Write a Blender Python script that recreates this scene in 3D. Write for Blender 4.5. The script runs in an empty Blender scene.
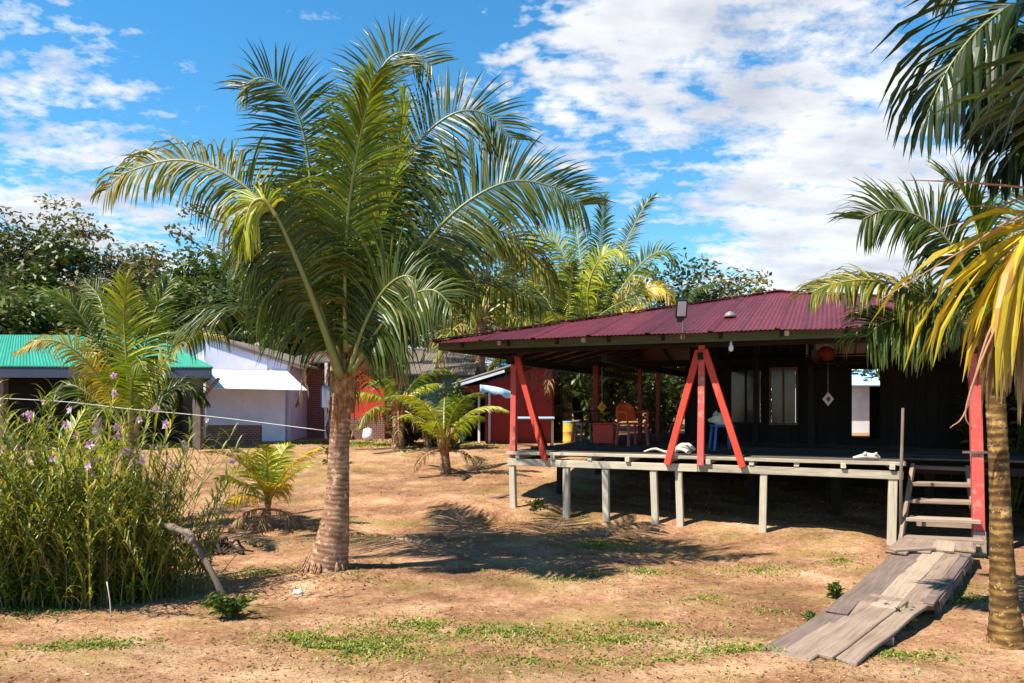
import bpy, math, random
from mathutils import Vector as V, noise, Matrix
R = math.radians
sc = bpy.context.scene
COL = sc.collection
F, HY, CH = 760.0, 405.0, 2.0

# ------------------------------------------------------------------ camera
cam = bpy.data.cameras.new('camera'); co = bpy.data.objects.new('camera', cam); COL.objects.link(co)
co.location = (0, 0, CH); co.rotation_euler = (R(90), 0, 0)
cam.sensor_width = 36; cam.lens = 36 * F / 1024; cam.shift_y = (HY - 341.5) / 1024
cam.clip_start = .1; cam.clip_end = 2000
sc.camera = co

def P(px, py, Y): return V(((px - 512) * Y / F, Y, CH - (py - HY) * Y / F))
def sm(t): t = max(0., min(1., t)); return t * t * (3 - 2 * t)
def gh(x, y):
    z = .97 * sm((y - 9.5) / 13.5)
    # little terrace edge running out from the left end of the deck
    k = sm((x + 1.9) / .8) * (1 - sm((x - .6) / .8))
    z += .14 * k * (sm((y - 12.35 - .25 * x) / .28) - sm((y - 13.2) / 3.5))
    # heaped soil under the front of the deck
    s = (x - .017) * .923 - (y - 12.75) * .384; d = (x - .017) * .384 + (y - 12.75) * .923
    z += .13 * math.exp(-((d - .5) / .8) ** 2) * sm((s + .2) / 1.2) * (1 - sm((s - 5.2) / .8))
    far = 1 / (1 + max(0, y - 18) * .1)
    z += far * (.045 * noise.noise(V((x * .7, y * .7, 1.3))) + .02 * noise.noise(V((x * 2.3, y * 2.3, 4.1))))
    # root mound round the main palm
    z += .10 * math.exp(-((x + 2.15) ** 2 + (y - 8.95) ** 2) / .5)
    return z
def ghf(x, y):
    return gh(x, y) + .010 * noise.noise(V((x * 9, y * 9, 2.7))) + .006 * noise.noise(V((x * 21, y * 21, 8.7)))
def hit(px, py):
    y = 4.5
    while y < 80:
        p = P(px, py, y)
        if p.z <= gh(p.x, p.y): return V((p.x, p.y, gh(p.x, p.y)))
        y += .02
    return P(px, py, 60)
def onx(px, Y): x = (px - 512) * Y / F; return V((x, Y, gh(x, Y)))

# ------------------------------------------------------------------ materials
class N:
    def __init__(s, name):
        s.m = bpy.data.materials.new(name); s.m.use_nodes = True; s.t = s.m.node_tree; s.n = s.t.nodes; s.n.clear()
        s.out = s.new('ShaderNodeOutputMaterial')
    def new(s, t, **kw):
        n = s.n.new(t)
        for k, v in kw.items():
            if k[0] == '_': setattr(n, k[1:], v)
        return n
    def l(s, a, b): s.t.links.new(a, b)
    def noise(s, vec, scale, detail=4, rough=.55):
        n = s.new('ShaderNodeTexNoise'); n.inputs['Scale'].default_value = scale; n.inputs['Detail'].default_value = detail
        n.inputs['Roughness'].default_value = rough
        if vec is not None: s.l(vec, n.inputs['Vector'])
        return n.outputs['Fac']
    def ramp(s, fac, stops):
        n = s.new('ShaderNodeValToRGB'); e = n.color_ramp.elements
        while len(e) < len(stops): e.new(.5)
        for i, (p, c) in enumerate(stops):
            e[i].position = p; e[i].color = (*c, 1) if len(c) == 3 else c
        s.l(fac, n.inputs['Fac']); return n.outputs['Color']
    def mix(s, fac, a, b, mode='MIX'):
        n = s.new('ShaderNodeMix'); n.data_type = 'RGBA'; n.blend_type = mode
        for v, i in ((fac, 0), (a, 6), (b, 7)):
            if hasattr(v, 'is_linked'): s.l(v, n.inputs[i])
            elif isinstance(v, (int, float)): n.inputs[i].default_value = v
            else: n.inputs[i].default_value = (*v, 1)
        return n.outputs[2]
    def math(s, op, a, b=0.):
        n = s.new('ShaderNodeMath'); n.operation = op
        for v, i in ((a, 0), (b, 1)):
            if hasattr(v, 'is_linked'): s.l(v, n.inputs[i])
            else: n.inputs[i].default_value = v
        return n.outputs[0]
    def scale(s, vec, sc3):
        n = s.new('ShaderNodeMapping'); n.inputs['Scale'].default_value = sc3; s.l(vec, n.inputs['Vector']); return n.outputs[0]
    def pos(s): return s.new('ShaderNodeNewGeometry').outputs['Position']
    def obj(s): return s.new('ShaderNodeTexCoord').outputs['Object']
    def grain(s):
        n = s.new('ShaderNodeAttribute'); n.attribute_name = 'grain'; return n.outputs['Vector']
    def rnd(s): return s.new('ShaderNodeNewGeometry').outputs['Random Per Island']
    def bsdf(s, col, rough=.7, bump=None, bstr=.3, bdist=.02, metal=0., spec=.5, trans=0., tcol=None):
        b = s.new('ShaderNodeBsdfPrincipled')
        if hasattr(col, 'is_linked'): s.l(col, b.inputs['Base Color'])
        else: b.inputs['Base Color'].default_value = (*col, 1)
        if hasattr(rough, 'is_linked'): s.l(rough, b.inputs['Roughness'])
        else: b.inputs['Roughness'].default_value = rough
        b.inputs['Metallic'].default_value = metal; b.inputs['Specular IOR Level'].default_value = spec
        if bump is not None:
            n = s.new('ShaderNodeBump'); n.inputs['Strength'].default_value = bstr; n.inputs['Distance'].default_value = bdist
            s.l(bump, n.inputs['Height']); s.l(n.outputs[0], b.inputs['Normal'])
        o = b.outputs[0]
        if trans:
            t = s.new('ShaderNodeBsdfTranslucent'); s.l(tcol if tcol is not None else col, t.inputs['Color'])
            m = s.new('ShaderNodeMixShader'); m.inputs[0].default_value = trans
            s.l(o, m.inputs[1]); s.l(t.outputs[0], m.inputs[2]); o = m.outputs[0]
        s.l(o, s.out.inputs[0]); return s.m

def leafmat(name, stops, rough=.42, trans=.32, tc=(1.25, 1.25, .6), spec=.5):
    n = N(name)
    c = n.ramp(n.rnd(), stops)
    v = n.noise(n.pos(), 1.7, 3)
    c = n.mix(.55, c, n.ramp(v, [(.3, (.55, .6, .5)), (.7, (1.25, 1.2, 1.1))]), 'MULTIPLY')
    t = n.mix(1., c, tc, 'MULTIPLY')
    return n.bsdf(c, rough, trans=trans, tcol=t, spec=spec)

def woodmat(name, stops, rough=.85, tint=None, sc=(2.2, 38, 38), spec=.25):
    n = N(name); g = n.grain()
    a = n.noise(n.scale(g, sc), 1, 6, .65)
    b = n.noise(n.pos(), 3.1, 3)
    r = n.rnd()
    f = n.math('ADD', n.math('MULTIPLY', a, .62), n.math('ADD', n.math('MULTIPLY', b, .25), n.math('MULTIPLY', r, .18)))
    c = n.ramp(f, stops)
    # knots / dark splits
    k = n.noise(n.scale(g, (1.1, 60, 60)), 1.3, 2)
    c = n.mix(n.ramp(k, [(.66, (0, 0, 0)), (.72, (.7, .7, .7))]), c, tuple(x * .25 for x in stops[0][1]))
    return n.bsdf(c, rough, a, .35, .01, spec=spec)

def paintmat(name, col, wear, amount=.55, rough=.6):
    n = N(name); p = n.pos()
    a = n.noise(p, 11, 6, .7); b = n.noise(p, 2.3, 3)
    f = n.math('ADD', n.math('MULTIPLY', a, .6), n.math('MULTIPLY', b, .4))
    c = n.mix(n.ramp(f, [(amount, (0, 0, 0)), (amount + .09, (1, 1, 1))]), col, wear)
    c = n.mix(.5, c, n.ramp(b, [(.3, (.72, .72, .72)), (.7, (1.15, 1.15, 1.15))]), 'MULTIPLY')
    return n.bsdf(c, rough, a, .2, .005, spec=.3)

M = {}
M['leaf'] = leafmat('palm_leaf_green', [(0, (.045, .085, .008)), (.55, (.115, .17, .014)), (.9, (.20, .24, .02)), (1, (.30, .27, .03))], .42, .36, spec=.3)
M['leafshade'] = leafmat('palm_leaf_shaded', [(0, (.026, .050, .010)), (.7, (.075, .108, .013)), (1, (.14, .14, .022))], .38, .26, spec=.32)  # darker copy of the green leaf, shade put into the colour
M['leafbroad'] = leafmat('palm_leaf_backlit', [(0, (.014, .028, .008)), (.8, (.030, .05, .012)), (1, (.07, .13, .02))], .38, .14, spec=.3)  # broad leaf with its backlit darkness put into the colour
M['leaflime'] = leafmat('palm_leaf_lime', [(0, (.19, .27, .014)), (.5, (.34, .39, .02)), (.85, (.52, .48, .025)), (1, (.60, .48, .03))], .42, .35)
M['leafyel'] = leafmat('palm_leaf_yellow', [(0, (.44, .34, .015)), (.6, (.60, .47, .025)), (.88, (.55, .30, .03)), (1, (.38, .22, .06))], .45, .35, (1.1, 1.0, .6))
M['leafmixed'] = leafmat('palm_leaf_olive_gold', [(0, (.06, .10, .014)), (.4, (.14, .17, .02)), (.8, (.32, .26, .03)), (1, (.42, .30, .05))], .42, .36, spec=.3)
M['dry'] = leafmat('palm_leaf_dry', [(0, (.16, .09, .04)), (.5, (.30, .19, .08)), (1, (.44, .32, .17))], .7, .2, (1.1, 1, .8), .2)
M['rib'] = N('palm_rib').bsdf((.19, .21, .06), .4)
M['ribyel'] = N('palm_rib_yellow').bsdf((.34, .30, .07), .45)
M['ribdry'] = N('dry_stalk').bsdf((.34, .16, .08), .6)
def trunkmat(name, dark, mid, light, ringscale=.06):
    n = N(name); g = n.grain(); p = n.pos()
    w = n.new('ShaderNodeTexWave'); w.bands_direction = 'X'; w.inputs['Scale'].default_value = .314 / ringscale
    w.inputs['Distortion'].default_value = 3.; w.inputs['Detail'].default_value = 3; w.inputs['Detail Scale'].default_value = 1.3
    n.l(g, w.inputs['Vector'])
    a = n.noise(n.scale(g, (26, 5, 5)), 1, 6, .7); b = n.noise(p, 5.5, 4)
    f = n.math('ADD', n.math('MULTIPLY', w.outputs['Fac'], .12), n.math('ADD', n.math('MULTIPLY', a, .52), n.math('MULTIPLY', b, .42)))
    c = n.ramp(f, [(.32, dark), (.52, mid), (.72, light)])
    lich = n.noise(p, 13, 5, .7)
    c = n.mix(n.ramp(lich, [(.56, (0, 0, 0)), (.66, (.75, .75, .75))]), c, tuple(min(1, x * 1.5 + .06) for x in light))
    return n.bsdf(c, .85, f, .7, .02, spec=.2)
M['trunk'] = trunkmat('palm_trunk', (.06, .032, .02), (.25, .13, .075), (.46, .31, .20))
M['trunkgold'] = trunkmat('palm_trunk_gold', (.018, .012, .007), (.10, .052, .018), (.36, .21, .065), .07)
M['sheath'] = trunkmat('palm_sheath', (.07, .03, .015), (.30, .14, .06), (.48, .28, .12), .2)
M['bark'] = trunkmat('tree_bark', (.06, .05, .04), (.20, .17, .14), (.38, .34, .30), .5)
M['wood'] = woodmat('weathered_pale_wood', [(.25, (.15, .125, .09)), (.5, (.45, .39, .295)), (.8, (.66, .59, .46))])
M['deckwood'] = woodmat('shaded_deck_wood', [(.25, (.05, .04, .032)), (.5, (.10, .08, .065)), (.8, (.19, .16, .13))], spec=.03)  # deck top darkened, the roof's shade put into its colour
M['plank'] = woodmat('grey_plank', [(.25, (.065, .045, .034)), (.5, (.205, .145, .108)), (.8, (.36, .275, .215))])
M['plankdark'] = woodmat('dark_plank', [(.25, (.045, .032, .028)), (.5, (.135, .098, .082)), (.8, (.24, .18, .15))])
M['planklight'] = woodmat('pale_plank', [(.25, (.13, .095, .068)), (.5, (.30, .225, .165)), (.8, (.44, .345, .26))])
M['shadewood'] = woodmat('shaded_wood', [(.25, (.008, .006, .006)), (.5, (.017, .014, .012)), (.8, (.03, .025, .021))])  # wood under roofs and floors, its shade put into the colour
M['olivewood'] = woodmat('olive_fascia', [(.25, (.045, .048, .022)), (.5, (.085, .085, .042)), (.8, (.12, .115, .06))])
M['greywood'] = woodmat('driftwood_grey', [(.25, (.04, .03, .023)), (.5, (.12, .092, .07)), (.8, (.28, .22, .17))])
M['bleach'] = woodmat('bleached_wood', [(.25, (.30, .26, .20)), (.5, (.55, .50, .41)), (.8, (.68, .63, .54))])
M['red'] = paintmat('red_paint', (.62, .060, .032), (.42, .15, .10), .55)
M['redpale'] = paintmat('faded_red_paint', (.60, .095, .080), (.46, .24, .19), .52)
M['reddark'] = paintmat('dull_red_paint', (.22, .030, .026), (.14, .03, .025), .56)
M['redwall'] = paintmat('red_wall_paint', (.58, .05, .025), (.42, .05, .03), .56)
M['maroonwall'] = paintmat('maroon_wall_paint', (.36, .028, .018), (.26, .03, .02), .58)
M['lilac'] = paintmat('lilac_wall_paint', (.60, .575, .72), (.47, .45, .55), .60)
M['white'] = paintmat('white_paint', (.74, .75, .78), (.6, .58, .55), .62)
M['teal'] = paintmat('faded_teal_paint', (.10, .19, .18), (.16, .2, .19), .54)
M['blue'] = paintmat('blue_plastic', (.05, .17, .52), (.08, .2, .5), .66, .4)
M['bluepale'] = paintmat('pale_blue_paint', (.36, .56, .70), (.45, .55, .62), .6, .5)
M['navy'] = paintmat('dark_blue_fascia', (.035, .045, .085), (.06, .06, .07), .6)
M['orange'] = paintmat('red_orange_plastic', (.72, .11, .03), (.62, .10, .03), .68, .4)
M['redplastic'] = paintmat('red_plastic', (.62, .05, .03), (.52, .05, .03), .68, .4)
M['yellow'] = paintmat('yellow_paint', (.62, .36, .05), (.5, .3, .08), .6)
M['black'] = N('black_plastic').bsdf((.012, .012, .013), .45)
M['greybox'] = N('grey_blue_box').bsdf((.16, .20, .27), .5)
M['lampglass'] = N('lamp_glass').bsdf((.55, .58, .62), .12)
M['wire'] = N('wire_cord').bsdf((.62, .60, .56), .5)
M['cloth'] = N('white_cloth').bsdf((.72, .70, .66), .85)
M['rootdark'] = N('dark_root').bsdf((.05, .032, .024), .9)
n = N('window_glass'); M['glass'] = n.bsdf(n.ramp(n.noise(n.pos(), 3, 4), [(.35, (.010, .010, .013)), (.7, (.045, .043, .055))]), .12, spec=.3)
def corr(name, c1, c2, rough=.42, streak=(.25, 9)):
    n = N(name); p = n.pos(); g = n.grain()
    a = n.noise(n.scale(g, (streak[0], streak[1], 1)), 1, 5, .6); b = n.noise(p, 7, 5, .65)
    sh = n.new('ShaderNodeTexWave'); sh.inputs['Scale'].default_value = 1.0
    c = n.mix(n.ramp(n.math('ADD', n.math('MULTIPLY', a, .65), n.math('MULTIPLY', b, .35)), [(.36, (0, 0, 0)), (.64, (1, 1, 1))]), c1, c2)
    return n.bsdf(c, n.ramp(b, [(.3, (rough - .08,) * 3), (.7, (rough + .15,) * 3)]), b, .08, .01, spec=.5)
n = N('maroon_metal_roof'); p = n.pos(); g = n.grain(); sx_ = n.new('ShaderNodeSeparateXYZ'); n.l(g, sx_.inputs[0])
yy = n.math('DIVIDE', sx_.outputs[1], .42); sh = n.new('ShaderNodeTexWhiteNoise'); sh.noise_dimensions = '1D'; n.l(n.math('FLOOR', n.math('MULTIPLY', yy, .5)), sh.inputs['W'])
a = n.noise(n.scale(g, (.5, 7, 1)), 1, 5, .65); b2 = n.noise(p, 6, 6, .7); bg_ = n.noise(p, .8, 3)
f_ = n.math('ADD', n.math('MULTIPLY', a, .5), n.math('ADD', n.math('MULTIPLY', b2, .3), n.math('ADD', n.math('MULTIPLY', sh.outputs[0], .16), n.math('MULTIPLY', bg_, .2))))
c = n.ramp(f_, [(.38, (.042, .005, .008)), (.55, (.088, .0085, .0145)), (.75, (.145, .020, .028))])
ln = n.math('LESS_THAN', n.math('FRACT', n.math('MULTIPLY', yy, .5)), .035); c = n.mix(n.math('MULTIPLY', ln, .7), c, (.03, .008, .010))
st2 = n.noise(n.scale(g, (1.2, 5, 1)), 1.7, 6, .75); c = n.mix(n.ramp(st2, [(.58, (0, 0, 0)), (.72, (.6, .6, .6))]), c, (.13, .075, .06))
M['roof'] = n.bsdf(c, n.ramp(b2, [(.3, (.42,) * 3), (.7, (.65,) * 3)]), b2, .08, .01, spec=.35)
M['greenroof'] = corr('green_metal_roof', (.012, .20, .125), (.025, .29, .18))
M['greyroof'] = corr('grey_metal_roof', (.13, .11, .10), (.25, .22, .21), .6)
M['brownroof'] = corr('brown_asbestos_roof', (.09, .07, .055), (.20, .165, .135), .8)
M['whiteroof'] = corr('white_metal_roof', (.62, .63, .68), (.74, .75, .80), .5)
M['cyan'] = corr('cyan_tarp', (.015, .27, .48), (.03, .34, .56), .5)
n = N('brick'); br = n.new('ShaderNodeTexBrick'); br.inputs['Scale'].default_value = 4.2
br.inputs['Color1'].default_value = (.20, .055, .035, 1); br.inputs['Color2'].default_value = (.13, .035, .025, 1); br.inputs['Mortar'].default_value = (.30, .24, .2, 1)
br.inputs['Mortar Size'].default_value = .025
mp = n.new('ShaderNodeMapping'); mp.inputs['Rotation'].default_value = (R(90), 0, 0); n.l(n.obj(), mp.inputs[0]); n.l(mp.outputs[0], br.inputs['Vector'])
M['brick'] = n.bsdf(br.outputs[0], .9)
M['tree1'] = leafmat('tree_leaf_dark', [(0, (.024, .046, .014)), (.6, (.062, .096, .022)), (1, (.16, .16, .04))], .5, .2)
M['tree2'] = leafmat('tree_leaf_mid', [(0, (.032, .06, .012)), (.6, (.08, .13, .02)), (1, (.19, .20, .03))], .5, .25)
M['tree3'] = leafmat('tree_leaf_grey', [(0, (.05, .056, .025)), (.6, (.13, .13, .055)), (1, (.28, .24, .11))], .5, .25)
M['tree4'] = leafmat('tree_leaf_gold', [(0, (.10, .11, .015)), (.6, (.22, .20, .02)), (1, (.36, .28, .03))], .5, .3)
M['reed'] = leafmat('reed_leaf', [(0, (.045, .09, .012)), (.4, (.14, .19, .018)), (.75, (.32, .32, .03)), (1, (.52, .42, .09))], .42, .4)
M['reedstem'] = leafmat('reed_stem', [(0, (.05, .06, .018)), (.6, (.12, .12, .04)), (1, (.36, .29, .14))], .5, .05)
M['petal'] = leafmat('orchid_petal', [(0, (.66, .34, .60)), (.6, (.78, .58, .74)), (1, (.84, .76, .82))], .5, .3, (1.05, 1, 1.05))
M['petalhot'] = leafmat('orchid_lip', [(0, (.52, .06, .34)), (1, (.62, .16, .50))], .5, .3, (1.05, 1, 1.05))
M['grass'] = leafmat('grass_blade', [(0, (.08, .14, .012)), (.5, (.17, .22, .02)), (.8, (.30, .30, .04)), (1, (.42, .34, .10))], .5, .3)
M['weed'] = leafmat('weed_leaf', [(0, (.035, .08, .012)), (.6, (.08, .14, .02)), (1, (.17, .21, .03))], .5, .3)
M['litter'] = leafmat('litter', [(0, (.06, .025, .015)), (.45, (.17, .07, .032)), (.8, (.34, .19, .09)), (1, (.56, .42, .28))], .8, .05, (1, 1, 1), .15)

def ground_mat():
    n = N('dirt'); p = n.pos()
    big = n.noise(p, .35, 4, .55); mid = n.noise(p, 1.6, 6, .65); fine = n.noise(p, 11, 8, .72); grit = n.noise(p, 55, 4, .7)
    f = n.math('ADD', n.math('MULTIPLY', mid, .5), n.math('ADD', n.math('MULTIPLY', fine, .38), n.math('MULTIPLY', big, .22)))
    c = n.ramp(f, [(.40, (.125, .056, .029)), (.49, (.245, .125, .064)), (.58, (.37, .208, .112)), (.69, (.53, .365, .225))])
    # pale sandy washouts
    sx = n.new('ShaderNodeSeparateXYZ'); n.l(p, sx.inputs[0])
    w = n.noise(n.scale(p, (.45, 1.0, 1)), .9, 5, .6)
    near = n.new('ShaderNodeMapRange'); near.inputs[1].default_value = 7.2; near.inputs[2].default_value = 5.4; near.inputs[3].default_value = -.04; near.inputs[4].default_value = .13
    n.l(sx.outputs[1], near.inputs[0])
    w = n.math('ADD', w, near.outputs[0])
    c = n.mix(n.ramp(w, [(.56, (0, 0, 0)), (.70, (.7, .7, .7))]), c, (.52, .36, .21))
    # reddish needles / litter film
    lf = n.noise(n.scale(p, (6, 14, 1)), 3, 6, .75)
    c = n.mix(n.ramp(lf, [(.50, (0, 0, 0)), (.64, (.8, .8, .8))]), c, (.155, .058, .026))
    # thin green-gold film where grass is sparse
    g = n.noise(n.scale(p, (.55, 1.1, 1)), 1.0, 5, .65)
    gm = n.math('MULTIPLY', n.ramp(g, [(.50, (0, 0, 0)), (.62, (1, 1, 1))]), n.ramp(fine, [(.36, (0, 0, 0)), (.58, (.75, .75, .75))]))
    c = n.mix(gm, c, (.19, .165, .03))
    v_ = n.noise(n.scale(p, (.8, 1.3, 1)), .75, 5, .65); c = n.mix(1., c, n.ramp(v_, [(.34, (.68, .64, .62)), (.50, (1.12, 1.11, 1.12)), (.68, (1.32, 1.32, 1.34))]), 'MULTIPLY')
    c = n.mix(n.ramp(grit, [(.60, (0, 0, 0)), (.72, (.6, .6, .6))]), c, (.13, .065, .035))
    c = n.mix(n.ramp(grit, [(.27, (.5, .5, .5)), (.36, (0, 0, 0))]), c, (.62, .50, .36))
    sp = n.noise(n.scale(p, (1, 1.6, 1)), 26, 5, .8); sp2 = n.noise(n.scale(p, (1, 1.5, 1)), 15, 6, .8)
    c = n.mix(n.ramp(sp, [(.555, (0, 0, 0)), (.62, (.62, .62, .62))]), c, (.12, .058, .032))
    c = n.mix(n.ramp(sp2, [(.36, (.7, .7, .7)), (.43, (0, 0, 0))]), c, (.56, .41, .27))
    h = n.math('ADD', n.math('MULTIPLY', fine, .6), n.math('MULTIPLY', grit, .3))
    return n.bsdf(c, .95, h, .9, .05, spec=.12)
M['dirt'] = ground_mat()

# ------------------------------------------------------------------ mesh builder
class MB:
    def __init__(s): s.v = []; s.f = []; s.g = []; s.m = []
    def add(s, vs, fs, gs=None, mi=0):
        o = len(s.v); s.v += [tuple(v) for v in vs]; s.g += [tuple(g) for g in (gs or vs)]
        s.f += [tuple(i + o for i in f) for f in fs]; s.m += [mi] * len(fs); return s
    def beam(s, a, b, w, h, up=(0, 0, 1), mi=0, taper=1., warp=.003):
        a = V(a); b = V(b); t = b - a; L = t.length; t = t / L; u = V(up); x = t.cross(u)
        if x.length < 1e-4: x = t.cross(V((0, 1, 0)))
        x.normalize(); u = x.cross(t).normalized(); o = random.random() * 40; oz = random.random() * 40
        n = 1 if L < .35 or max(w, h) > .35 else min(10, max(3, int(L / .22)))
        vs, gs = [], []
        for k in range(n + 1):
            f = k / n; q = 1 + (taper - 1) * f; c = a + t * L * f; ww = w
            if n > 1:
                c = c + x * warp * 1.3 * noise.noise(V((f * L * 1.6, o, 1))) + u * warp * noise.noise(V((f * L * 1.9, oz, 5)))
                ww = w * (1 + min(.06, warp * 6) * noise.noise(V((f * L * 3., o, 9))))
                if k in (0, n): c = c + t * random.uniform(-warp, warp) * 2
            for sx, su in ((-1, -1), (1, -1), (1, 1), (-1, 1)):
                e = t * sx * warp * (random.uniform(-1, 1) if k in (0, n) and n > 1 else 0) * 1.5
                vs.append(c + e + x * sx * ww * .5 * q + u * su * h * .5 * q); gs.append((f * L + o, sx * w * .5 + o, su * h * .5))
        fs = [(3, 2, 1, 0), tuple(n * 4 + j for j in range(4))]
        for k in range(n):
            for j in range(4): j2 = (j + 1) % 4; fs.append((k * 4 + j, k * 4 + j2, k * 4 + 4 + j2, k * 4 + 4 + j))
        return s.add(vs, fs, gs, mi)
    def box(s, c, size, mi=0, rz=0):
        c = V(c); x = V((math.cos(rz), math.sin(rz), 0)); return s.beam(c - x * size[0] / 2, c + x * size[0] / 2, size[1], size[2], mi=mi)
    def tube(s, pts, rad, n=8, mi=0, wob=0., caps=True):
        pts = [V(p) for p in pts]; k = len(pts)
        if not isinstance(rad, (list, tuple)): rad = [rad] * k
        vs, gs, fs = [], [], []; al = 0; x = None; off = random.random() * 30
        for i in range(k):
            t = (pts[min(i + 1, k - 1)] - pts[max(i - 1, 0)]).normalized()
            if x is None: x = t.cross(V((.3, .9, .1))).normalized() if abs(t.z) > .7 else t.cross(V((0, 0, 1))).normalized()
            x = (x - t * x.dot(t)).normalized(); y = t.cross(x)
            if i: al += (pts[i] - pts[i - 1]).length
            for j in range(n):
                an = 2 * math.pi * j / n; r = rad[i] * (1 + wob * (random.random() - .5))
                vs.append(pts[i] + (x * math.cos(an) + y * math.sin(an)) * r)
                gs.append((al + off, math.cos(an) * rad[i] + off, math.sin(an) * rad[i]))
        for i in range(k - 1):
            for j in range(n):
                j2 = (j + 1) % n; fs.append((i * n + j, i * n + j2, (i + 1) * n + j2, (i + 1) * n + j))
        if caps: fs.append(tuple(range(n - 1, -1, -1))); fs.append(tuple((k - 1) * n + j for j in range(n)))
        return s.add(vs, fs, gs, mi)
    def blade(s, p, d, w, L, wid, droop=.3, seg=4, fold=.3, mi=0, prof=None):
        """one narrow leaf: a folded strip that bends under its own weight"""
        p = V(p); d = V(d).normalized(); prof = prof or (.45, 1, .92, .62, .04)
        vs, fs = [], []; st = L / seg
        for i in range(seg + 1):
            pr = prof[round(i * (len(prof) - 1) / seg)]
            ww = w - d * w.dot(d)
            if ww.length < 1e-5: ww = V((1, 0, 0))
            ww.normalize(); nn = d.cross(ww); hw = wid * .5 * pr
            if fold: vs += [p - ww * hw + nn * fold * hw, p, p + ww * hw + nn * fold * hw]
            else: vs += [p - ww * hw, p + ww * hw]
            p = p + d * st; d = (d + V((0, 0, -droop * st / L * 2.2 * (i + 1) / seg * 1.6))).normalized()
        c = 3 if fold else 2
        for i in range(seg):
            for j in range(c - 1): a = i * c + j; fs.append((a, a + 1, a + c + 1, a + c))
        return s.add(vs, fs, None, mi)
    def build(s, name, mats, parent=None, smooth=False, bevel=0., loc=None):
        off = V((0, 0, 0)); q = parent
        while q is not None: off += V(q.location); q = q.parent
        base = V(loc) if loc is not None else V((0, 0, 0))
        me = bpy.data.meshes.new(name)
        me.from_pydata([(v[0] - off.x - base.x, v[1] - off.y - base.y, v[2] - off.z - base.z) for v in s.v], [], s.f)
        if not isinstance(mats, (list, tuple)): mats = [mats]
        for m in mats: me.materials.append(M[m] if isinstance(m, str) else m)
        if len(mats) > 1: me.polygons.foreach_set('material_index', s.m)
        at = me.attributes.new('grain', 'FLOAT_VECTOR', 'POINT'); at.data.foreach_set('vector', [c for g in s.g for c in g])
        if smooth: me.polygons.foreach_set('use_smooth', [True] * len(s.f))
        me.update()
        o = bpy.data.objects.new(name, me); COL.objects.link(o); o.location = base
        if parent is not None: o.parent = parent
        if bevel:
            b = o.modifiers.new('bevel', 'BEVEL'); b.width = bevel; b.segments = 1; b.limit_method = 'ANGLE'
        return o

def tag(o, label=None, cat=None, group=None, kind=None):
    for k, v in (('label', label), ('category', cat), ('group', group), ('kind', kind)):
        if v: o[k] = v
    return o
def thing(name, loc, label, cat, group=None):
    o = bpy.data.objects.new(name, None); COL.objects.link(o); o.location = loc; o.empty_display_size = .2
    return tag(o, label, cat, group)
def spline(pts, n):
    pts = [V(p) for p in pts]; q = [pts[0] * 2 - pts[1]] + pts + [pts[-1] * 2 - pts[-2]]; out = []
    m = len(pts) - 1
    for i in range(n + 1):
        t = i / n * m; k = min(int(t), m - 1); t -= k; a, b, c, d = q[k:k + 4]
        out.append(.5 * ((2 * b) + (c - a) * t + (2 * a - 5 * b + 4 * c - d) * t * t + (3 * b - a - 3 * c + d) * t ** 3))
    return out

# ------------------------------------------------------------------ palms
def frond(root, pts, leafL=.9, n=55, twist=0, droop=.5, vang=20, wid=.045, mat='leaf', rib='rib', bare=.17, rr=.028, fold=.3, seg=4,
          ribpart=True, S0=None, name='frond', a0=72, a1=22, gap=0., label=None, tipk=.72):
    cv = spline(pts, 30); b = MB(); r = MB(); fs_ = random.random() * 60
    L = [0]
    for i in range(30): L.append(L[-1] + (cv[i + 1] - cv[i]).length)
    tot = L[-1]
    if S0 is None:
        h = cv[-1] - cv[0]; h.z = 0
        S0 = V((-h.y, h.x, 0)).normalized() if h.length > .05 else V((1, 0, 0))
    rad = [rr * (1.35 - 1.2 * (i / 30) ** .6) + .002 for i in range(31)]
    r.tube(cv, rad, 5)
    def at(t):
        x = t * tot; i = 0
        while i < 29 and L[i + 1] < x: i += 1
        k = (x - L[i]) / max(1e-6, L[i + 1] - L[i]); T = (cv[i + 1] - cv[i]).normalized()
        return cv[i].lerp(cv[i + 1], min(1, k)), T
    for i in range(n):
        p = (i + .5) / n; t = bare + (1 - bare) * p
        q, T = at(t)
        S = S0 - T * S0.dot(T); S.normalize(); S = Matrix.Rotation(R(twist), 3, T) @ S; Nn = S.cross(T)
        if Nn.z < 0 and abs(twist) < 5: Nn = -Nn
        a = R(a0 + (a1 - a0) * p ** 1.3)
        pr = min(1., .45 + 2.2 * p) * (1 - tipk * p ** 2.4)
        for sd in (-1, 1):
            if random.random() < gap: continue
            aa = a + R(random.uniform(-6, 6) + 13 * noise.noise(V((p * 7, sd * 3, fs_)))); vv = R(vang + random.uniform(-9, 9) + 30 * noise.noise(V((p * 5, sd * 5 + 9, fs_))))
            dk = droop * random.uniform(.6, 1.4) * (1 + .9 * noise.noise(V((p * 6, sd * 4, fs_ + 4)))); br_ = .45 if random.random() < .04 else 1.
            d = T * math.cos(aa) + S * sd * math.sin(aa) * math.cos(vv) + Nn * math.sin(aa) * math.sin(vv)
            w = T + Nn * random.uniform(-.5, .5)
            if d.z < -.05: dk *= 2.
            b.blade(q, d, w, leafL * pr * random.uniform(.84, 1.1) * br_, wid * (.75 + .35 * (1 - p)) * random.uniform(.8, 1.15), dk, seg, fold)
    if ribpart:
        o = b.build(name, mat, root); r.build('midrib', rib, o, smooth=True)
    else:
        o_ = len(b.v); b.add(r.v, r.f, r.g, 1); o = b.build(name, [mat, rib], root)
    if label: o['label'] = label
    return o

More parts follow.
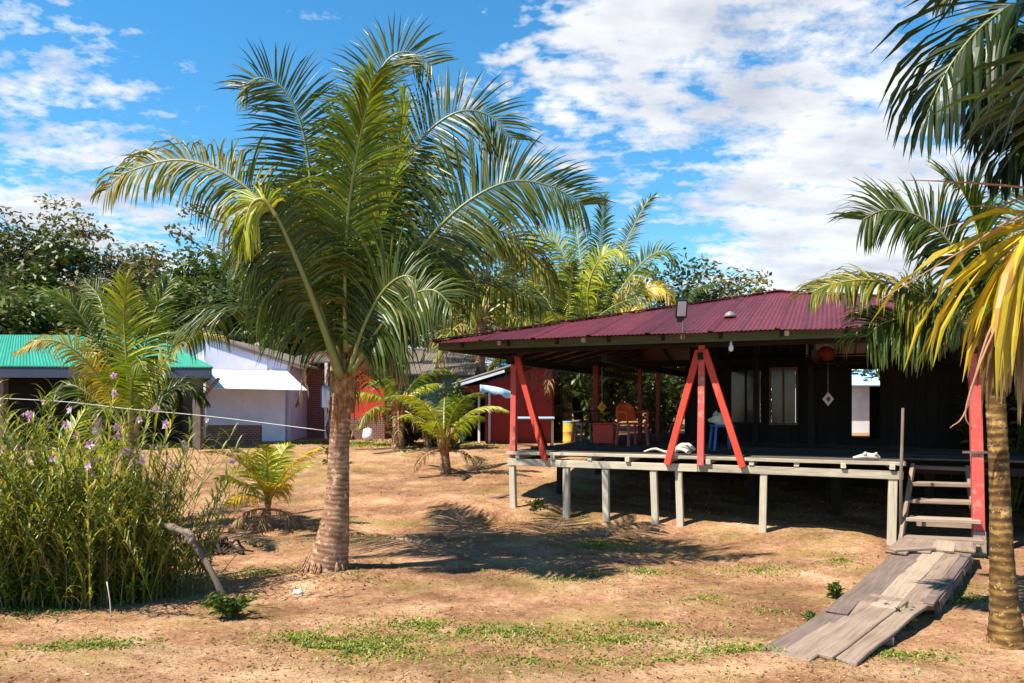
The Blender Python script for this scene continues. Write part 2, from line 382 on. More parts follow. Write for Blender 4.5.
def arc(base, az, e0, bend, L, k=7, sag=1.4):
    p = V(base); out = [p.copy()]
    for i in range(k):
        t = (i + .5) / k; e = R(e0 - bend * t ** sag)
        p = p + V((math.cos(az) * math.cos(e), math.sin(az) * math.cos(e), math.sin(e))) * (L / k); out.append(p.copy())
    return out
def trunk(root, pts, rad, mat='trunk', n=14, rings=.055, nm='trunk', k=None):
    L = sum((V(pts[i + 1]) - V(pts[i])).length for i in range(len(pts) - 1)); k = k or max(8, int(L / (rings / 2)))
    cv = spline(pts, k); rs = spline([(r, 0, 0) for r in rad], k)
    b = MB(); b.tube(cv, [rs[i].x * (1.016 if i % 2 else .988) * random.uniform(.98, 1.02) for i in range(k + 1)], n, wob=.03)
    return b.build(nm, mat, root, smooth=True)
def palm(base, h, r, label, seed, nf=14, L=2.5, leafL=.7, n=34, lean=(0, 0), mats=('leaf',), group=None, erange=(82, -15), bend=(50, 85), wid=.04,
         dead=0, rib='rib', tm='trunk', name='palm_tree', cat='palm tree', ribpart=False, az0=None, deadL=.8, fold=0, flare=1.4, seg=3):
    random.seed(seed)
    base = V(base); root = thing(name, base, label, cat, group)
    top = base + V((lean[0], lean[1], h))
    trunk(root, [base + V((0, 0, -.1)), base.lerp(top, .15) - V((lean[0], lean[1], 0)) * .08, base.lerp(top, .6), top], [r * flare, r * 1.05, r * .9, r * .95], tm, 10)
    sh = MB()
    for i in range(9):
        a = i * 2.4; q = top + V((math.cos(a), math.sin(a), 0)) * r * .75
        sh.tube([q + V((0, 0, -.35 * min(1, h))), q + V((math.cos(a) * r * .2, math.sin(a) * r * .2, 0)), q + V((math.cos(a) * r * .9, math.sin(a) * r * .9, .25))], [r * .42, r * .4, r * .14], 6)
    sh.build('leaf_sheath', 'sheath', root, smooth=True)
    a0 = random.random() * 6.28 if az0 is None else az0
    for i in range(nf):
        t = (i + .5) / nf; az = a0 + i * 2.39996 + random.uniform(-.2, .2)
        e = erange[0] + (erange[1] - erange[0]) * t ** .9 + random.uniform(-6, 6)
        l = L * random.uniform(.85, 1.08) * (.82 + .3 * math.sin(math.pi * min(1, t + .2)))
        m = mats[min(len(mats) - 1, int(t * len(mats) * .999))] if len(mats) > 1 else mats[0]
        frond(root, arc(top + V((math.cos(az), math.sin(az), 0)) * r * .6 - V((0, 0, .25 * t * min(1, h))), az, e, random.uniform(*bend), l), leafL, n, random.uniform(-28, 28), random.uniform(.35, .9),
              random.uniform(5, 28), wid, m, rib, ribpart=ribpart, rr=.012 + .006 * L, fold=fold, seg=seg)
    for i in range(dead):
        az = a0 + i * 2.39996 + 1
        frond(root, arc(top + V((math.cos(az), math.sin(az), 0)) * r * .8 - V((0, 0, .25)), az, random.uniform(-5, 25), random.uniform(70, 100), L * deadL, sag=.8), leafL * .9, int(n * .8), random.uniform(-20, 20), 1.6,
              -10, wid * .7, 'dry', 'ribdry', ribpart=ribpart, rr=.012 + .006 * L, gap=.15, fold=0, seg=seg, name='dead_frond')
    return root

# ---- main coconut palm, fronds laid out one by one
random.seed(5)
YP = 8.94
base = P(326, 577, YP); base.z = gh(base.x, base.y)
pr = thing('coconut_palm', base, 'tall coconut palm with thick ringed trunk standing alone in the dirt yard', 'palm tree')
trunk(pr, [P(323, 588, YP), P(326, 576, YP), P(332.5, 540, YP), P(337, 500, YP), P(339, 448, YP), P(340.5, 405, YP), P(343, 375, YP)],
      [.30, .262, .19, .142, .119, .122, .13], 'trunk', 24)
b = MB()
for i in range(70):     # mat of thin roots gripping the soil
    a = random.uniform(0, 6.28); r0 = .235; q = base + V((math.cos(a) * r0, math.sin(a) * r0, random.uniform(.02, .14)))
    e = base + V((math.cos(a) * random.uniform(.26, .33), math.sin(a) * random.uniform(.26, .33), 0)); e.z = gh(e.x, e.y) - .03
    b.tube([q, q.lerp(e, .55) + V((0, 0, .0)), e], [.010, .009, .006], 5)
b.build('root', 'trunk', pr, smooth=True)
b = MB()                # fibrous leaf sheaths and old leaf bases
top = P(343, 376, YP)
for i in range(20):
    a = i * 2.4 + random.uniform(-.3, .3); z0 = random.uniform(-.42, .05)
    q = top + V((math.cos(a) * .088, math.sin(a) * .088, z0)); up = random.uniform(.3, .6)
    b.tube([q - V((0, 0, .22)), q + V((math.cos(a) * .02, math.sin(a) * .02, .05)), q + V((math.cos(a) * .045, math.sin(a) * .045, up))], [.042, .046, .02], 7, wob=.25)
for i in range(40):     # ragged fibre
    a = random.uniform(0, 6.28); q = top + V((math.cos(a) * .13, math.sin(a) * .13, random.uniform(-.3, .3)))
    b.tube([q, q + V((math.cos(a) * .05, math.sin(a) * .05, -.1)), q + V((math.cos(a) * .07 + random.uniform(-.05, .05), math.sin(a) * .05, -random.uniform(.2, .5)))], [.01, .007, .003], 4)
b.build('leaf_sheath', 'sheath', pr, smooth=True)
def fr(pts, **k):
    cv = [P(x, y, YP + dy) for x, y, dy in pts]
    return frond(pr, cv, **k)
YN = V((0, 1, 0)); XN = V((1, 0, 0))
big = dict(n=130, wid=.030, rr=.026, leafL=1.0, a0=84, a1=44, tipk=.6, droop=.3, fold=.22)
# left, long, arching over, gold-tipped
fr([(342, 362, 0), (318, 292, -.1), (282, 228, -.2), (236, 180, -.3), (182, 160, -.35), (128, 172, -.4), (106, 190, -.4)], mat='leafmixed', rib='ribyel', twist=-66, vang=4, S0=YN, **{**big, 'leafL': .85, 'a0': 76, 'a1': 38, 'droop': 1.15})
# short front frond folding over to the left
fr([(340, 376, -.2), (320, 318, -.5), (296, 258, -.8), (274, 212, -1.), (262, 202, -1.05)], mat='leafshade', rib='rib', twist=-70, vang=-10, S0=YN, label='frond with thick stalk bent over to the left', **{**big, 'leafL': 1.05, 'rr': .05, 'bare': .4, 'a0': 80, 'a1': 60, 'droop': 1.9, 'n': 100})
fr([(276, 216, -1.02), (264, 200, -1.08), (252, 204, -1.1), (245, 226, -1.1), (243, 244, -1.1)], mat='leaflime', rib='ribyel', twist=-60, vang=-10, S0=YN, label='yellowing bent frond tip', **{**big, 'leafL': .5, 'rr': .02, 'bare': .1, 'a0': 70, 'a1': 15, 'droop': 1.6, 'n': 70})
# left up
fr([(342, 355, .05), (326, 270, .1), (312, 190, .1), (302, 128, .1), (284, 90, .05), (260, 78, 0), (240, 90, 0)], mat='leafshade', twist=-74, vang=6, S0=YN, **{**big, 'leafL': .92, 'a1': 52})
# centre, facing the viewer
fr([(346, 352, -.2), (345, 280, -.4), (348, 215, -.55), (356, 158, -.7), (366, 110, -.9), (374, 76, -1.2)], mat='leaf', rib='rib', twist=26, vang=-8, S0=XN, **{**big, 'leafL': .82, 'a0': 64, 'a1': 26, 'droop': .85})
# up and over to the right
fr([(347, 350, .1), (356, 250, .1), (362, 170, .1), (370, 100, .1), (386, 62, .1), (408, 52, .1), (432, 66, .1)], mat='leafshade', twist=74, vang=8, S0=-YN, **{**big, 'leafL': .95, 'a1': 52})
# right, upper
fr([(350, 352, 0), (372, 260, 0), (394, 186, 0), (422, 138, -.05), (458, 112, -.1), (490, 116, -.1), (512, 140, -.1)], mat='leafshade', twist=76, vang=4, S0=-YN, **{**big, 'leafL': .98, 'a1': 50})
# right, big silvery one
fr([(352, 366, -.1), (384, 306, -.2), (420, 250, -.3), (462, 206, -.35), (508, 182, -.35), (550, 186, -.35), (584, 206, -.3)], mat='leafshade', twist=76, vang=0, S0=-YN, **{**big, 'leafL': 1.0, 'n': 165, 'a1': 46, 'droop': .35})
# right, lower, browning
fr([(353, 365, .1), (396, 312, .2), (436, 262, .3), (472, 232, .35), (508, 234, .35), (540, 262, .35), (554, 286, .35)], mat='leafmixed', rib='ribyel', twist=60, vang=0, S0=-YN, **{**big, 'leafL': .75, 'droop': 1.1, 'a1': 30})
# low droopers right and left
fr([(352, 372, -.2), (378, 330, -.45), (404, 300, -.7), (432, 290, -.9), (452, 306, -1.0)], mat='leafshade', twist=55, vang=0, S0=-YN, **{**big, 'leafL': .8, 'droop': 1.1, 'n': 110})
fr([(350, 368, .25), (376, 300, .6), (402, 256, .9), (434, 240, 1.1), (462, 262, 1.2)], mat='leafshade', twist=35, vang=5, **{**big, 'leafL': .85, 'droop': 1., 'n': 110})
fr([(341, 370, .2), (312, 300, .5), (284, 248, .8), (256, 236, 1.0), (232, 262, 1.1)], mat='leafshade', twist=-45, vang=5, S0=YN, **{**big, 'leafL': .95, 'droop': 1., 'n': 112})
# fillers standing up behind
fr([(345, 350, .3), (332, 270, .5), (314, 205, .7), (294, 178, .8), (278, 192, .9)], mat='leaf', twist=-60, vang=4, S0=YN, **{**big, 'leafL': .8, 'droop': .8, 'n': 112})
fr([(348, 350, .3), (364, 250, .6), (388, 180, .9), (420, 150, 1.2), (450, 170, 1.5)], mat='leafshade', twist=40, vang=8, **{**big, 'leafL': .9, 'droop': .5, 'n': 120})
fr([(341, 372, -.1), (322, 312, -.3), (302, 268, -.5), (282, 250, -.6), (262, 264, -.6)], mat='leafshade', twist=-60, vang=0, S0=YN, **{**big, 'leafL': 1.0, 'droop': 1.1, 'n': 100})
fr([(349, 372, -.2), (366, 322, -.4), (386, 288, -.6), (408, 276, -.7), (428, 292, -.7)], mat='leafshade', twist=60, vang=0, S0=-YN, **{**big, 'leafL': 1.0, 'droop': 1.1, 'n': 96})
# fronds leaning away behind the crown
for az_, e_, bd_, l_ in ((75, 62, 70, 3.5), (110, 50, 75, 3.4), (35, 48, 75, 3.3), (150, 40, 80, 3.2), (95, 25, 70, 3.0)):
    frond(pr, arc(P(345, 362, YP + .12), R(az_), e_, bd_, l_), mat='leafshade', twist=random.uniform(-20, 20), vang=5, **{**big, 'n': 100, 'droop': .8})
# young spear just opening
fr([(346, 345, -.05), (368, 260, -.1), (392, 180, -.15), (403, 120, -.2), (404, 92, -.2)], mat='leaflime', twist=70, droop=.25, vang=35, S0=-YN, n=50, wid=.04, rr=.03, leafL=.55, bare=.35, a0=28, a1=12)
# dry hanging stalks
fr([(341, 374, -.22), (322, 352, -.4), (304, 372, -.45), (300, 404, -.45)], mat='dry', rib='ribdry', twist=-30, droop=1.6, vang=-10, S0=YN, n=14, wid=.03, rr=.02, leafL=.25, bare=.6, gap=.4, name='dead_frond')
fr([(352, 376, -.1), (378, 350, -.1), (396, 356, -.1), (404, 384, -.1)], mat='dry', rib='ribdry', twist=30, droop=1.6, vang=-10, S0=-YN, n=20, wid=.03, rr=.024, leafL=.35, bare=.45, gap=.3, name='dead_frond')

# box and cable on the trunk, line tied to it
q = P(327, 397, YP - .06)
eb = thing('meter_box', q, 'small grey blue box strapped to the left side of the coconut trunk', 'electric box')
b = MB(); b.beam(q - V((0, 0, .13)), q + V((0, 0, .13)), .10, .09, (0, 1, 0)); b.build('case', 'greybox', eb, bevel=.008)
b = MB(); b.beam(q + V((-.055, 0, -.12)), q + V((-.055, 0, .12)), .012, .085, (0, 1, 0)); b.build('lid', 'navy', eb)
b = MB(); b.tube([q + V((.01, 0, -.13)), q + V((.03, -.02, -.24)), q + V((-.01, 0, -.36)), q + V((.03, .02, -.55))], .014, 6); b.build('cable', 'black', eb, smooth=True)
b = MB(); b.tube(spline([P(-60, 396, 9.6), P(55, 401, 9.5), P(130, 409, 9.35), P(215, 417, 9.2), P(328, 431, YP - .05)], 24), .004, 5)
tag(b.build('clothes_line', 'wire', None, smooth=True, loc=P(55, 401, 9.5)), 'thin pale line strung from the flowering reeds to the coconut trunk', 'line')

# ---- young palms in the yard
p = hit(268, 527)
palm(p, .52, .045, 'knee high young palm with lime yellow fronds left of the coconut trunk', 11, nf=12, L=1.02, leafL=.38, n=44, mats=('leaflime', 'leafyel', 'leaflime', 'leafyel'), erange=(84, 26), bend=(30, 70), wid=.024,
     dead=4, rib='ribyel', name='young_palm', cat='young palm', deadL=.65, az0=2.7)
p = hit(446, 474)
palm(p, .75, .11, 'young palm with arched pale green fronds nearest the left end of the stilt deck', 8, nf=8, L=1.75, leafL=.42, n=52, lean=(-.05, 0), mats=('leaf', 'leaflime', 'leaflime'), erange=(84, 56), bend=(75, 105), wid=.032,
     rib='ribyel', name='young_palm', cat='young palm', az0=3.0, dead=2, deadL=.5)
Y3 = 11.6; p = onx(130, Y3)
p3 = thing('young_palm', p, 'bushy young palm with gold outer fronds behind the flowering reeds', 'young palm')
trunk(p3, [p - V((0, 0, .1)), p + V((0, 0, .3)), P(130, 425, Y3)], [.17, .15, .13], 'trunk', 10)
m3 = dict(n=70, wid=.032, rr=.02, leafL=.6, seg=4)
def fr5(pts, **k): return frond(p3, [P(x, y, Y3 + dy) for x, y, dy in pts], **{**m3, **k})
fr5([(130, 430, 0), (127, 370, -.1), (124, 320, -.2), (126, 278, -.45)], mat='leaflime', rib='ribyel', twist=5, droop=.5, vang=5, S0=V((1, 0, 0)), leafL=.7)
fr5([(131, 430, .1), (140, 370, .2), (152, 320, .3), (168, 282, .5)], mat='leaf', rib='ribyel', twist=25, droop=.5, vang=8, S0=V((1, 0, 0)), leafL=.62)
fr5([(128, 430, -.1), (112, 372, -.2), (90, 330, -.3), (66, 298, -.4), (44, 290, -.45)], mat='leaf', twist=-35, droop=.6, vang=8, S0=V((0, 1, 0)))
fr5([(126, 432, -.2), (104, 385, -.5), (74, 350, -.8), (44, 340, -1.0), (16, 352, -1.1)], mat='leafyel', rib='ribyel', twist=-45, droop=1., vang=5, S0=V((0, 1, 0)), leafL=.42, wid=.026)
fr5([(134, 432, -.2), (150, 390, -.4), (172, 352, -.6), (196, 336, -.8), (222, 335, -.9)], mat='leafmixed', rib='ribyel', twist=45, droop=1., vang=5, S0=V((0, -1, 0)), leafL=.45)
fr5([(129, 430, .3), (110, 350, .7), (100, 300, 1.1), (84, 280, 1.5)], mat='leafshade', twist=-15, droop=.6, vang=8, S0=V((1, 0, 0)))
fr5([(133, 432, .1), (160, 400, .1), (186, 385, .1), (204, 400, .1)], mat='leafshade', twist=30, droop=1.1, vang=5, S0=V((0, -1, 0)))
fr5([(127, 432, .1), (96, 400, .1), (70, 385, .1), (48, 398, .1)], mat='leafshade', twist=-30, droop=1.1, vang=5, S0=V((0, 1, 0)))
fr5([(130, 430, -.3), (132, 385, -.9), (138, 360, -1.5), (144, 370, -2.)], mat='leaf', twist=5, droop=.9, vang=5, S0=V((1, 0, 0)))
p = onx(48, 9.3)
palm(p, .7, .09, 'small lime palm standing inside the flowering reeds at the picture edge', 17, nf=9, L=1.35, leafL=.45, n=34, mats=('leaflime',), erange=(85, 30), bend=(30, 80), wid=.03, rib='ribyel', name='young_palm', cat='young palm')
p = onx(398, 20.0)
palm(p, 1.25, .16, 'short shaggy palm with dry skirt between red hut and young palm', 23, nf=11, L=1.7, leafL=.5, n=28, mats=('leaf', 'leaflime', 'leafmixed'), erange=(75, 0), bend=(50, 95), dead=5, wid=.05)

# ---- palms behind the pavilion
bg = 'palms behind the pavilion'
random.seed(41); Y5 = 25.5; p = onx(592, Y5)
p5 = tag(thing('palm_tree', p, 'bright lime palm rising highest above the maroon roof', 'palm tree'), group=bg)
trunk(p5, [p - V((0, 0, .1)), p + V((.05, 0, 1.5)), P(590, 322, Y5)], [.28, .2, .2], 'trunk', 10)
m5 = dict(n=64, wid=.062, rr=.045, leafL=1.0, seg=3, fold=0, ribpart=False, rib='ribyel', a0=78, a1=30, tipk=.55)
def fr6(pts, **k): return frond(p5, [P(x, y, Y5 + dy) for x, y, dy in pts], **{**m5, **k})
fr6([(594, 328, 0), (598, 285, -.2), (601, 240, -.3), (603, 196, -.5)], mat='leaf', twist=10, droop=.35, vang=10, S0=XN, leafL=.75)
fr6([(597, 328, .2), (612, 280, .3), (630, 235, .4), (646, 204, .4), (655, 196, .4)], mat='leafshade', twist=60, droop=.4, vang=8, S0=-YN, leafL=.7)
fr6([(600, 330, .1), (622, 288, 0), (648, 258, -.1), (668, 252, -.2), (676, 266, -.2)], mat='leaf', twist=60, droop=.6, vang=6, S0=-YN, leafL=.85)
fr6([(600, 332, -.3), (620, 308, -.8), (642, 290, -1.2), (662, 288, -1.4), (672, 304, -1.5)], mat='leafyel', twist=50, droop=.8, vang=4, S0=-YN, leafL=.8)
fr6([(598, 334, -.3), (614, 322, -.9), (632, 312, -1.3), (652, 316, -1.6)], mat='leafyel', twist=40, droop=.8, vang=4, S0=-YN, leafL=.7)
fr6([(592, 328, -.4), (588, 292, -.8), (598, 262, -1.2), (616, 250, -1.5), (632, 262, -1.7)], mat='leaflime', twist=45, droop=.8, vang=4, S0=-YN, leafL=.85)
fr6([(588, 330, 0), (574, 282, 0), (558, 246, 0), (540, 234, 0), (522, 246, 0)], mat='leaflime', twist=-60, droop=.7, vang=6, S0=YN, leafL=.9)
fr6([(586, 332, -.2), (566, 302, -.5), (544, 286, -.8), (524, 292, -1.), (510, 316, -1.)], mat='leafmixed', twist=-50, droop=1., vang=4, S0=YN, leafL=.85)
fr6([(590, 328, .4), (582, 270, 1.), (576, 225, 1.6), (572, 205, 2.3)], mat='leaf', twist=-10, droop=.5, vang=8, S0=XN, leafL=.8)
fr6([(596, 328, .6), (612, 290, 1.4), (636, 272, 2.), (660, 280, 2.5)], mat='leafshade', twist=30, droop=.8, vang=6, S0=-YN)
fr6([(590, 330, -.6), (580, 300, -1.6), (574, 296, -2.4), (568, 318, -3.)], mat='leaflime', twist=-20, droop=.9, vang=4, S0=YN)
palm(onx(566, 22.5), 2.7, .19, 'palm with hanging dry skirt seen through the left end of the pavilion', 42, nf=14, L=2.9, leafL=.8, n=44, mats=('leafshade', 'leafmixed', 'leafmixed'), group=bg, erange=(80, -5), bend=(45, 90), wid=.06, dead=9, rib='ribyel')
palm(onx(652, 27.0), 3.3, .2, 'dark palm with low drooping crown behind the open deck', 43, nf=14, L=3.6, leafL=1.0, n=34, mats=('leafshade', 'leaf', 'leafmixed'), group=bg, erange=(75, -10), bend=(45, 90), wid=.08, dead=6)
palm(onx(480, 26.0), 4.2, .2, 'olive palm standing behind the red shed roof', 44, nf=15, L=3.7, leafL=1.0, n=36, mats=('leafshade', 'leafmixed', 'leafmixed'), group=bg, erange=(80, -10), bend=(45, 90), wid=.08, dead=4, rib='ribyel')

# ---- right hand palms
random.seed(9)
YR = 6.33
b0 = P(1006, 645, YR); b0.z = gh(b0.x, b0.y)
pr2 = thing('palm_tree', b0, 'palm with slim golden brown trunk beside the plank walkway', 'palm tree')
trunk(pr2, [b0 + V((.02, 0, -.1)), b0 + V((0, 0, .12)), P(1002, 560, YR), P(999, 470, YR + .05), P(995, 390, YR + .1), P(991, 330, YR + .1)], [.2, .13, .092, .076, .076, .076], 'trunkgold', 16)
b = MB(); top = P(992, 345, YR + .1)
for i in range(12):
    a = i * 2.4; q = top + V((math.cos(a) * .05, math.sin(a) * .05, random.uniform(-.25, .1)))
    b.tube([q - V((0, 0, .2)), q + V((0, 0, .05)), q + V((math.cos(a) * .05, math.sin(a) * .05, .35))], [.035, .035, .015], 6, wob=.2)
b.build('leaf_sheath', 'trunkgold', pr2, smooth=True)
def fr2(pts, root=pr2, Y=YR, **k): return frond(root, [P(x, y, Y + dy) for x, y, dy in pts], **k)
mid = dict(n=110, wid=.028, rr=.015, leafL=.62, a0=84, a1=44, tipk=.5)
fr2([(983, 340, .1), (972, 292, .1), (950, 244, .1), (920, 217, .1), (886, 210, .1), (862, 220, .1)], mat='leafshade', twist=-68, droop=.5, vang=4, S0=YN, **mid)
fr2([(982, 345, .2), (955, 318, .3), (918, 292, .35), (872, 280, .4), (832, 284, .4), (812, 292, .4)], mat='leafmixed', rib='ribyel', twist=-35, droop=.7, vang=8, S0=YN, **{**mid, 'leafL': .5})
fr2([(986, 335, .1), (984, 280, .2), (976, 225, .3), (962, 190, .4), (948, 180, .5)], mat='leaf', rib='ribyel', twist=-30, droop=.4, vang=20, S0=YN, **mid)
fr2([(988, 335, .2), (1000, 270, .4), (1020, 220, .6), (1050, 190, .8), (1085, 200, 1.)], mat='leafshade', twist=30, droop=.6, vang=10, **mid)
fr2([(986, 340, -.1), (996, 300, -.4), (1010, 285, -.8), (1030, 300, -1.1)], mat='leafshade', twist=20, droop=1., vang=5, **mid)
fr2([(985, 342, .15), (955, 324, .3), (920, 316, .4), (886, 322, .45), (866, 336, .45)], mat='leafshade', twist=-45, droop=.9, vang=4, S0=YN, **mid)
fr2([(984, 345, .3), (960, 320, .8), (935, 312, 1.3), (912, 335, 1.7)], mat='leafmixed', twist=-20, droop=1.1, vang=5, **mid)
fr2([(988, 345, .2), (1010, 325, .6), (1040, 325, .9), (1062, 360, 1.1)], mat='leafshade', twist=20, droop=1.1, vang=5, **mid)
for k_, (pts) in enumerate(([(983, 345, .15), (955, 330, .3), (922, 328, .4), (890, 336, .5)], [(986, 352, .3), (966, 338, .7), (930, 334, 1.0), (906, 342, 1.3)],
                            [(988, 352, 0), (1004, 350, -.1), (1016, 370, -.2), (1020, 410, -.2)], [(984, 352, .4), (960, 336, .9), (915, 334, 1.5), (876, 342, 1.9)])):
    fr2(pts, mat='dry', rib='ribdry', twist=-15, droop=1.5, vang=-5, n=40, wid=.018, rr=.012, leafL=.24, gap=.2, name='dead_frond')

# nearer palm whose trunk stands just outside the picture
YQ = 4.7
c0 = P(1100, 240, YQ); g0 = V((c0.x + .25, c0.y, gh(c0.x + .25, c0.y)))
pr3 = thing('palm_tree', g0, 'nearest palm hanging broad dark leaves and yellow dead leaves in at the top right', 'palm tree')
trunk(pr3, [g0 + V((0, 0, -.1)), g0 + V((0, 0, .1)), g0.lerp(c0, .6), c0 + V((0, 0, .1))], [.2, .15, .12, .12], 'trunkgold', 14)
def fr3(pts, **k): return fr2(pts, root=pr3, Y=YQ, **k)
bl = dict(mat='leafbroad', n=40, wid=.052, rr=.016, leafL=.95, bare=.3, a0=66, a1=16)
fr3([(1098, 235, 0), (1085, 130, -.1), (1062, 40, -.15), (1025, 4, -.2), (985, 24, -.2), (950, 66, -.2), (926, 116, -.2)], twist=-40, droop=1.1, vang=-5, S0=YN, **bl)
fr3([(1098, 232, .1), (1088, 130, .3), (1066, 30, .5), (1035, -30, .6), (990, -40, .7), (952, -10, .8)], twist=-30, droop=1.0, vang=5, S0=YN, **bl)
fr3([(1098, 236, .1), (1080, 160, .2), (1056, 96, .3), (1026, 70, .35), (1000, 90, .4), (984, 130, .4)], twist=-35, droop=1.3, vang=-5, S0=YN, **{**bl, 'leafL': .75})
fr3([(1102, 232, .1), (1110, 120, .3), (1130, 20, .4), (1170, -30, .5), (1230, 0, .6)], twist=30, droop=1.0, vang=5, S0=-YN, **bl)
fr3([(1100, 235, -.1), (1105, 130, -.6), (1110, 60, -1.2), (1120, 60, -1.8)], twist=0, droop=1.0, vang=5, S0=XN, **bl)
fr3([(1104, 240, 0), (1150, 190, .1), (1200, 170, .2), (1260, 220, .3)], twist=20, droop=1.0, vang=5, **bl)
fr3([(1098, 234, 0), (1082, 130, 0), (1056, 50, .0), (1022, 34, .0), (994, 66, .0), (976, 112, .0)], twist=-45, droop=1.4, vang=-8, S0=YN, **{**bl, 'leafL': .85})
fr3([(1098, 238, .15), (1086, 180, .2), (1066, 130, .25), (1040, 118, .3), (1016, 140, .3), (1004, 172, .3)], twist=-45, droop=1.4, vang=-8, S0=YN, **{**bl, 'leafL': .7})
# yellow dying frond, leaves hanging down and to the left
yl = dict(mat='leafyel', rib='ribyel', twist=-45, vang=-6, S0=YN, rr=.014, fold=.4, gap=.12, a0=26, a1=5)
fr3([(1098, 250, 0), (1068, 226, -.05), (1042, 220, -.08), (1022, 238, -.1), (1006, 266, -.1)], **yl, droop=.5, n=14, wid=.06, leafL=1.15, bare=.5)
fr3([(1098, 252, .05), (1072, 234, .05), (1050, 236, .05), (1034, 262, .05), (1026, 292, .05)], **yl, droop=.7, n=8, wid=.055, leafL=.7, bare=.45)
fr3([(1098, 260, .1), (1076, 250, .1), (1052, 254, .1), (1034, 276, .1), (1026, 310, .1)], mat='dry', rib='ribdry', twist=-20, droop=2.0, vang=-15, S0=YN, n=17, wid=.05, rr=.014, leafL=.95, bare=.25, a0=42, a1=14, name='dead_frond')
fr3([(1100, 262, .12), (1066, 252, .12), (1036, 262, .12), (1016, 292, .12), (1008, 320, .12)], mat='leafyel', rib='ribyel', twist=-30, droop=1.2, vang=-10, S0=YN, n=10, wid=.055, rr=.012, leafL=.8, bare=.4, a0=26, a1=6, fold=.4, gap=.15)
fr3([(1098, 275, -.05), (1062, 266, -.05), (1036, 284, -.05), (1022, 322, -.05)], mat='dry', rib='ribdry', twist=-20, droop=2.0, vang=-15, S0=YN, n=16, wid=.05, rr=.012, leafL=.95, bare=.3, a0=26, a1=8, name='dead_frond', gap=.15)
fr3([(1098, 262, -.1), (1070, 262, -.15), (1040, 282, -.2), (1018, 330, -.2)], mat='dry', rib='ribdry', twist=-20, droop=2.0, vang=-15, S0=YN, n=12, wid=.045, rr=.012, leafL=.75, bare=.35, a0=30, a1=10, name='dead_frond', gap=.2)
b = MB()
for pts in ([(1090, 196, 0), (1020, 187, -.05), (960, 182, -.1), (906, 180, -.15)], [(1090, 200, 0), (1030, 196, .05), (985, 214, .05), (930, 232, .1)], [(1092, 205, 0), (1024, 214, -.1), (960, 252, -.15), (880, 300, -.2)],
            [(1092, 225, 0), (1000, 208, .0), (970, 206, .0)], [(1040, 240, -.1), (990, 330, -.12), (966, 410, -.12), (950, 428, -.12)], [(1040, 240, -.12), (990, 340, -.14), (966, 408, -.14), (972, 430, -.14)]):
    b.tube(spline([P(x, y, YQ + dy) for x, y, dy in pts], 14), [.011 - .0006 * i for i in range(15)], 5)
b.build('flower_stalk', 'ribdry', pr3, smooth=True)

# ------------------------------------------------------------------ ground
xs = [-260, -180, -120, -80, -55, -40, -30, -24, -20, -17, -14.5, -12.5, -11, -10] + [-9.2 + .075 * i for i in range(246)] + [9.8, 10.6, 11.6, 13, 15, 18, 22, 27, 34, 45, 60, 85, 120, 180, 260]
ys = [-120, -70, -40, -25, -15, -9, -5, -2, 0, 1.5, 2.6, 3.5, 4.1, 4.6] + [4.9 + .06 * i for i in range(150)]
while ys[-1] < 500: ys.append(ys[-1] + max(.1, (ys[-1] - 12) * .06))
b = MB(); W = len(xs)
b.v = [(x, y, ghf(x, y)) for y in ys for x in xs]; b.g = b.v
b.f = [(j * W + i, j * W + i + 1, (j + 1) * W + i + 1, (j + 1) * W + i) for j in range(len(ys) - 1) for i in range(W - 1)]; b.m = [0] * len(b.f)
tag(b.build('ground', 'dirt', None, smooth=True), kind='structure', label='bare reddish dirt yard')

random.seed(77)
def gpatch(x, y):
    return noise.noise(V((x * .55, y * .9, 9.2))) + .6 * noise.noise(V((x * 1.7, y * 2.2, 3.4)))
zones = [(hit(345, 648), 1.15, .42, 2300), (hit(300, 640), .6, .3, 900), (hit(505, 632), 1.2, .45, 900), (hit(420, 625), .9, .4, 600), (hit(90, 645), .8, .25, 800), (hit(610, 640), 1.3, .3, 700), (hit(690, 600), 1.0, .6, 700), (hit(770, 612), .5, .35, 500),
         (hit(600, 545), 1.1, .7, 700), (hit(760, 570), 1.0, .7, 500), (hit(900, 655), .8, .25, 500), (hit(740, 650), .7, .25, 500), (hit(660, 625), 1., .25, 500), (hit(840, 560), .5, .5, 350), (hit(860, 600), .4, .35, 300), (hit(960, 600), .7, .5, 700), (hit(230, 600), .6, .3, 600), (hit(645, 572), .5, .25, 300), (hit(30, 610), .9, .35, 900),
         (hit(350, 444), 4.5, 1.0, 2600), (hit(440, 446), 3., .8, 900), (hit(690, 660), 1.5, .3, 500), (hit(540, 660), 1.2, .3, 350), (hit(250, 545), 1.6, 1.0, 250), (hit(560, 580), 1.6, .5, 350)]
b = MB()
for c, rx, ry, nn in zones:
    for i in range(int(nn * 2.2)):
        a = random.uniform(0, 6.28); rr = abs(random.gauss(0, .55)); x = c.x + math.cos(a) * rr * rx; y = c.y + math.sin(a) * rr * ry
        if gpatch(x, y) < -.05 and random.random() < .85: continue
        z = ghf(x, y); k = 1 + max(0, y - 10) * .07
        h = random.uniform(.010, .036) * k; an = random.uniform(0, 6.28); tl = random.uniform(.5, 2.4); w = random.uniform(.005, .011) * k
        d = V((math.cos(an) * tl, math.sin(an) * tl, 1)).normalized() * h * 1.4; s = V((-math.sin(an), math.cos(an), 0)) * w
        q = V((x, y, z - .003)); b.add([q - s, q + s, q + d * .6 + s * .7, q + d * .6 - s * .7, q + d + V((0, 0, -.2 * h))], [(0, 1, 2, 3), (3, 2, 4)])
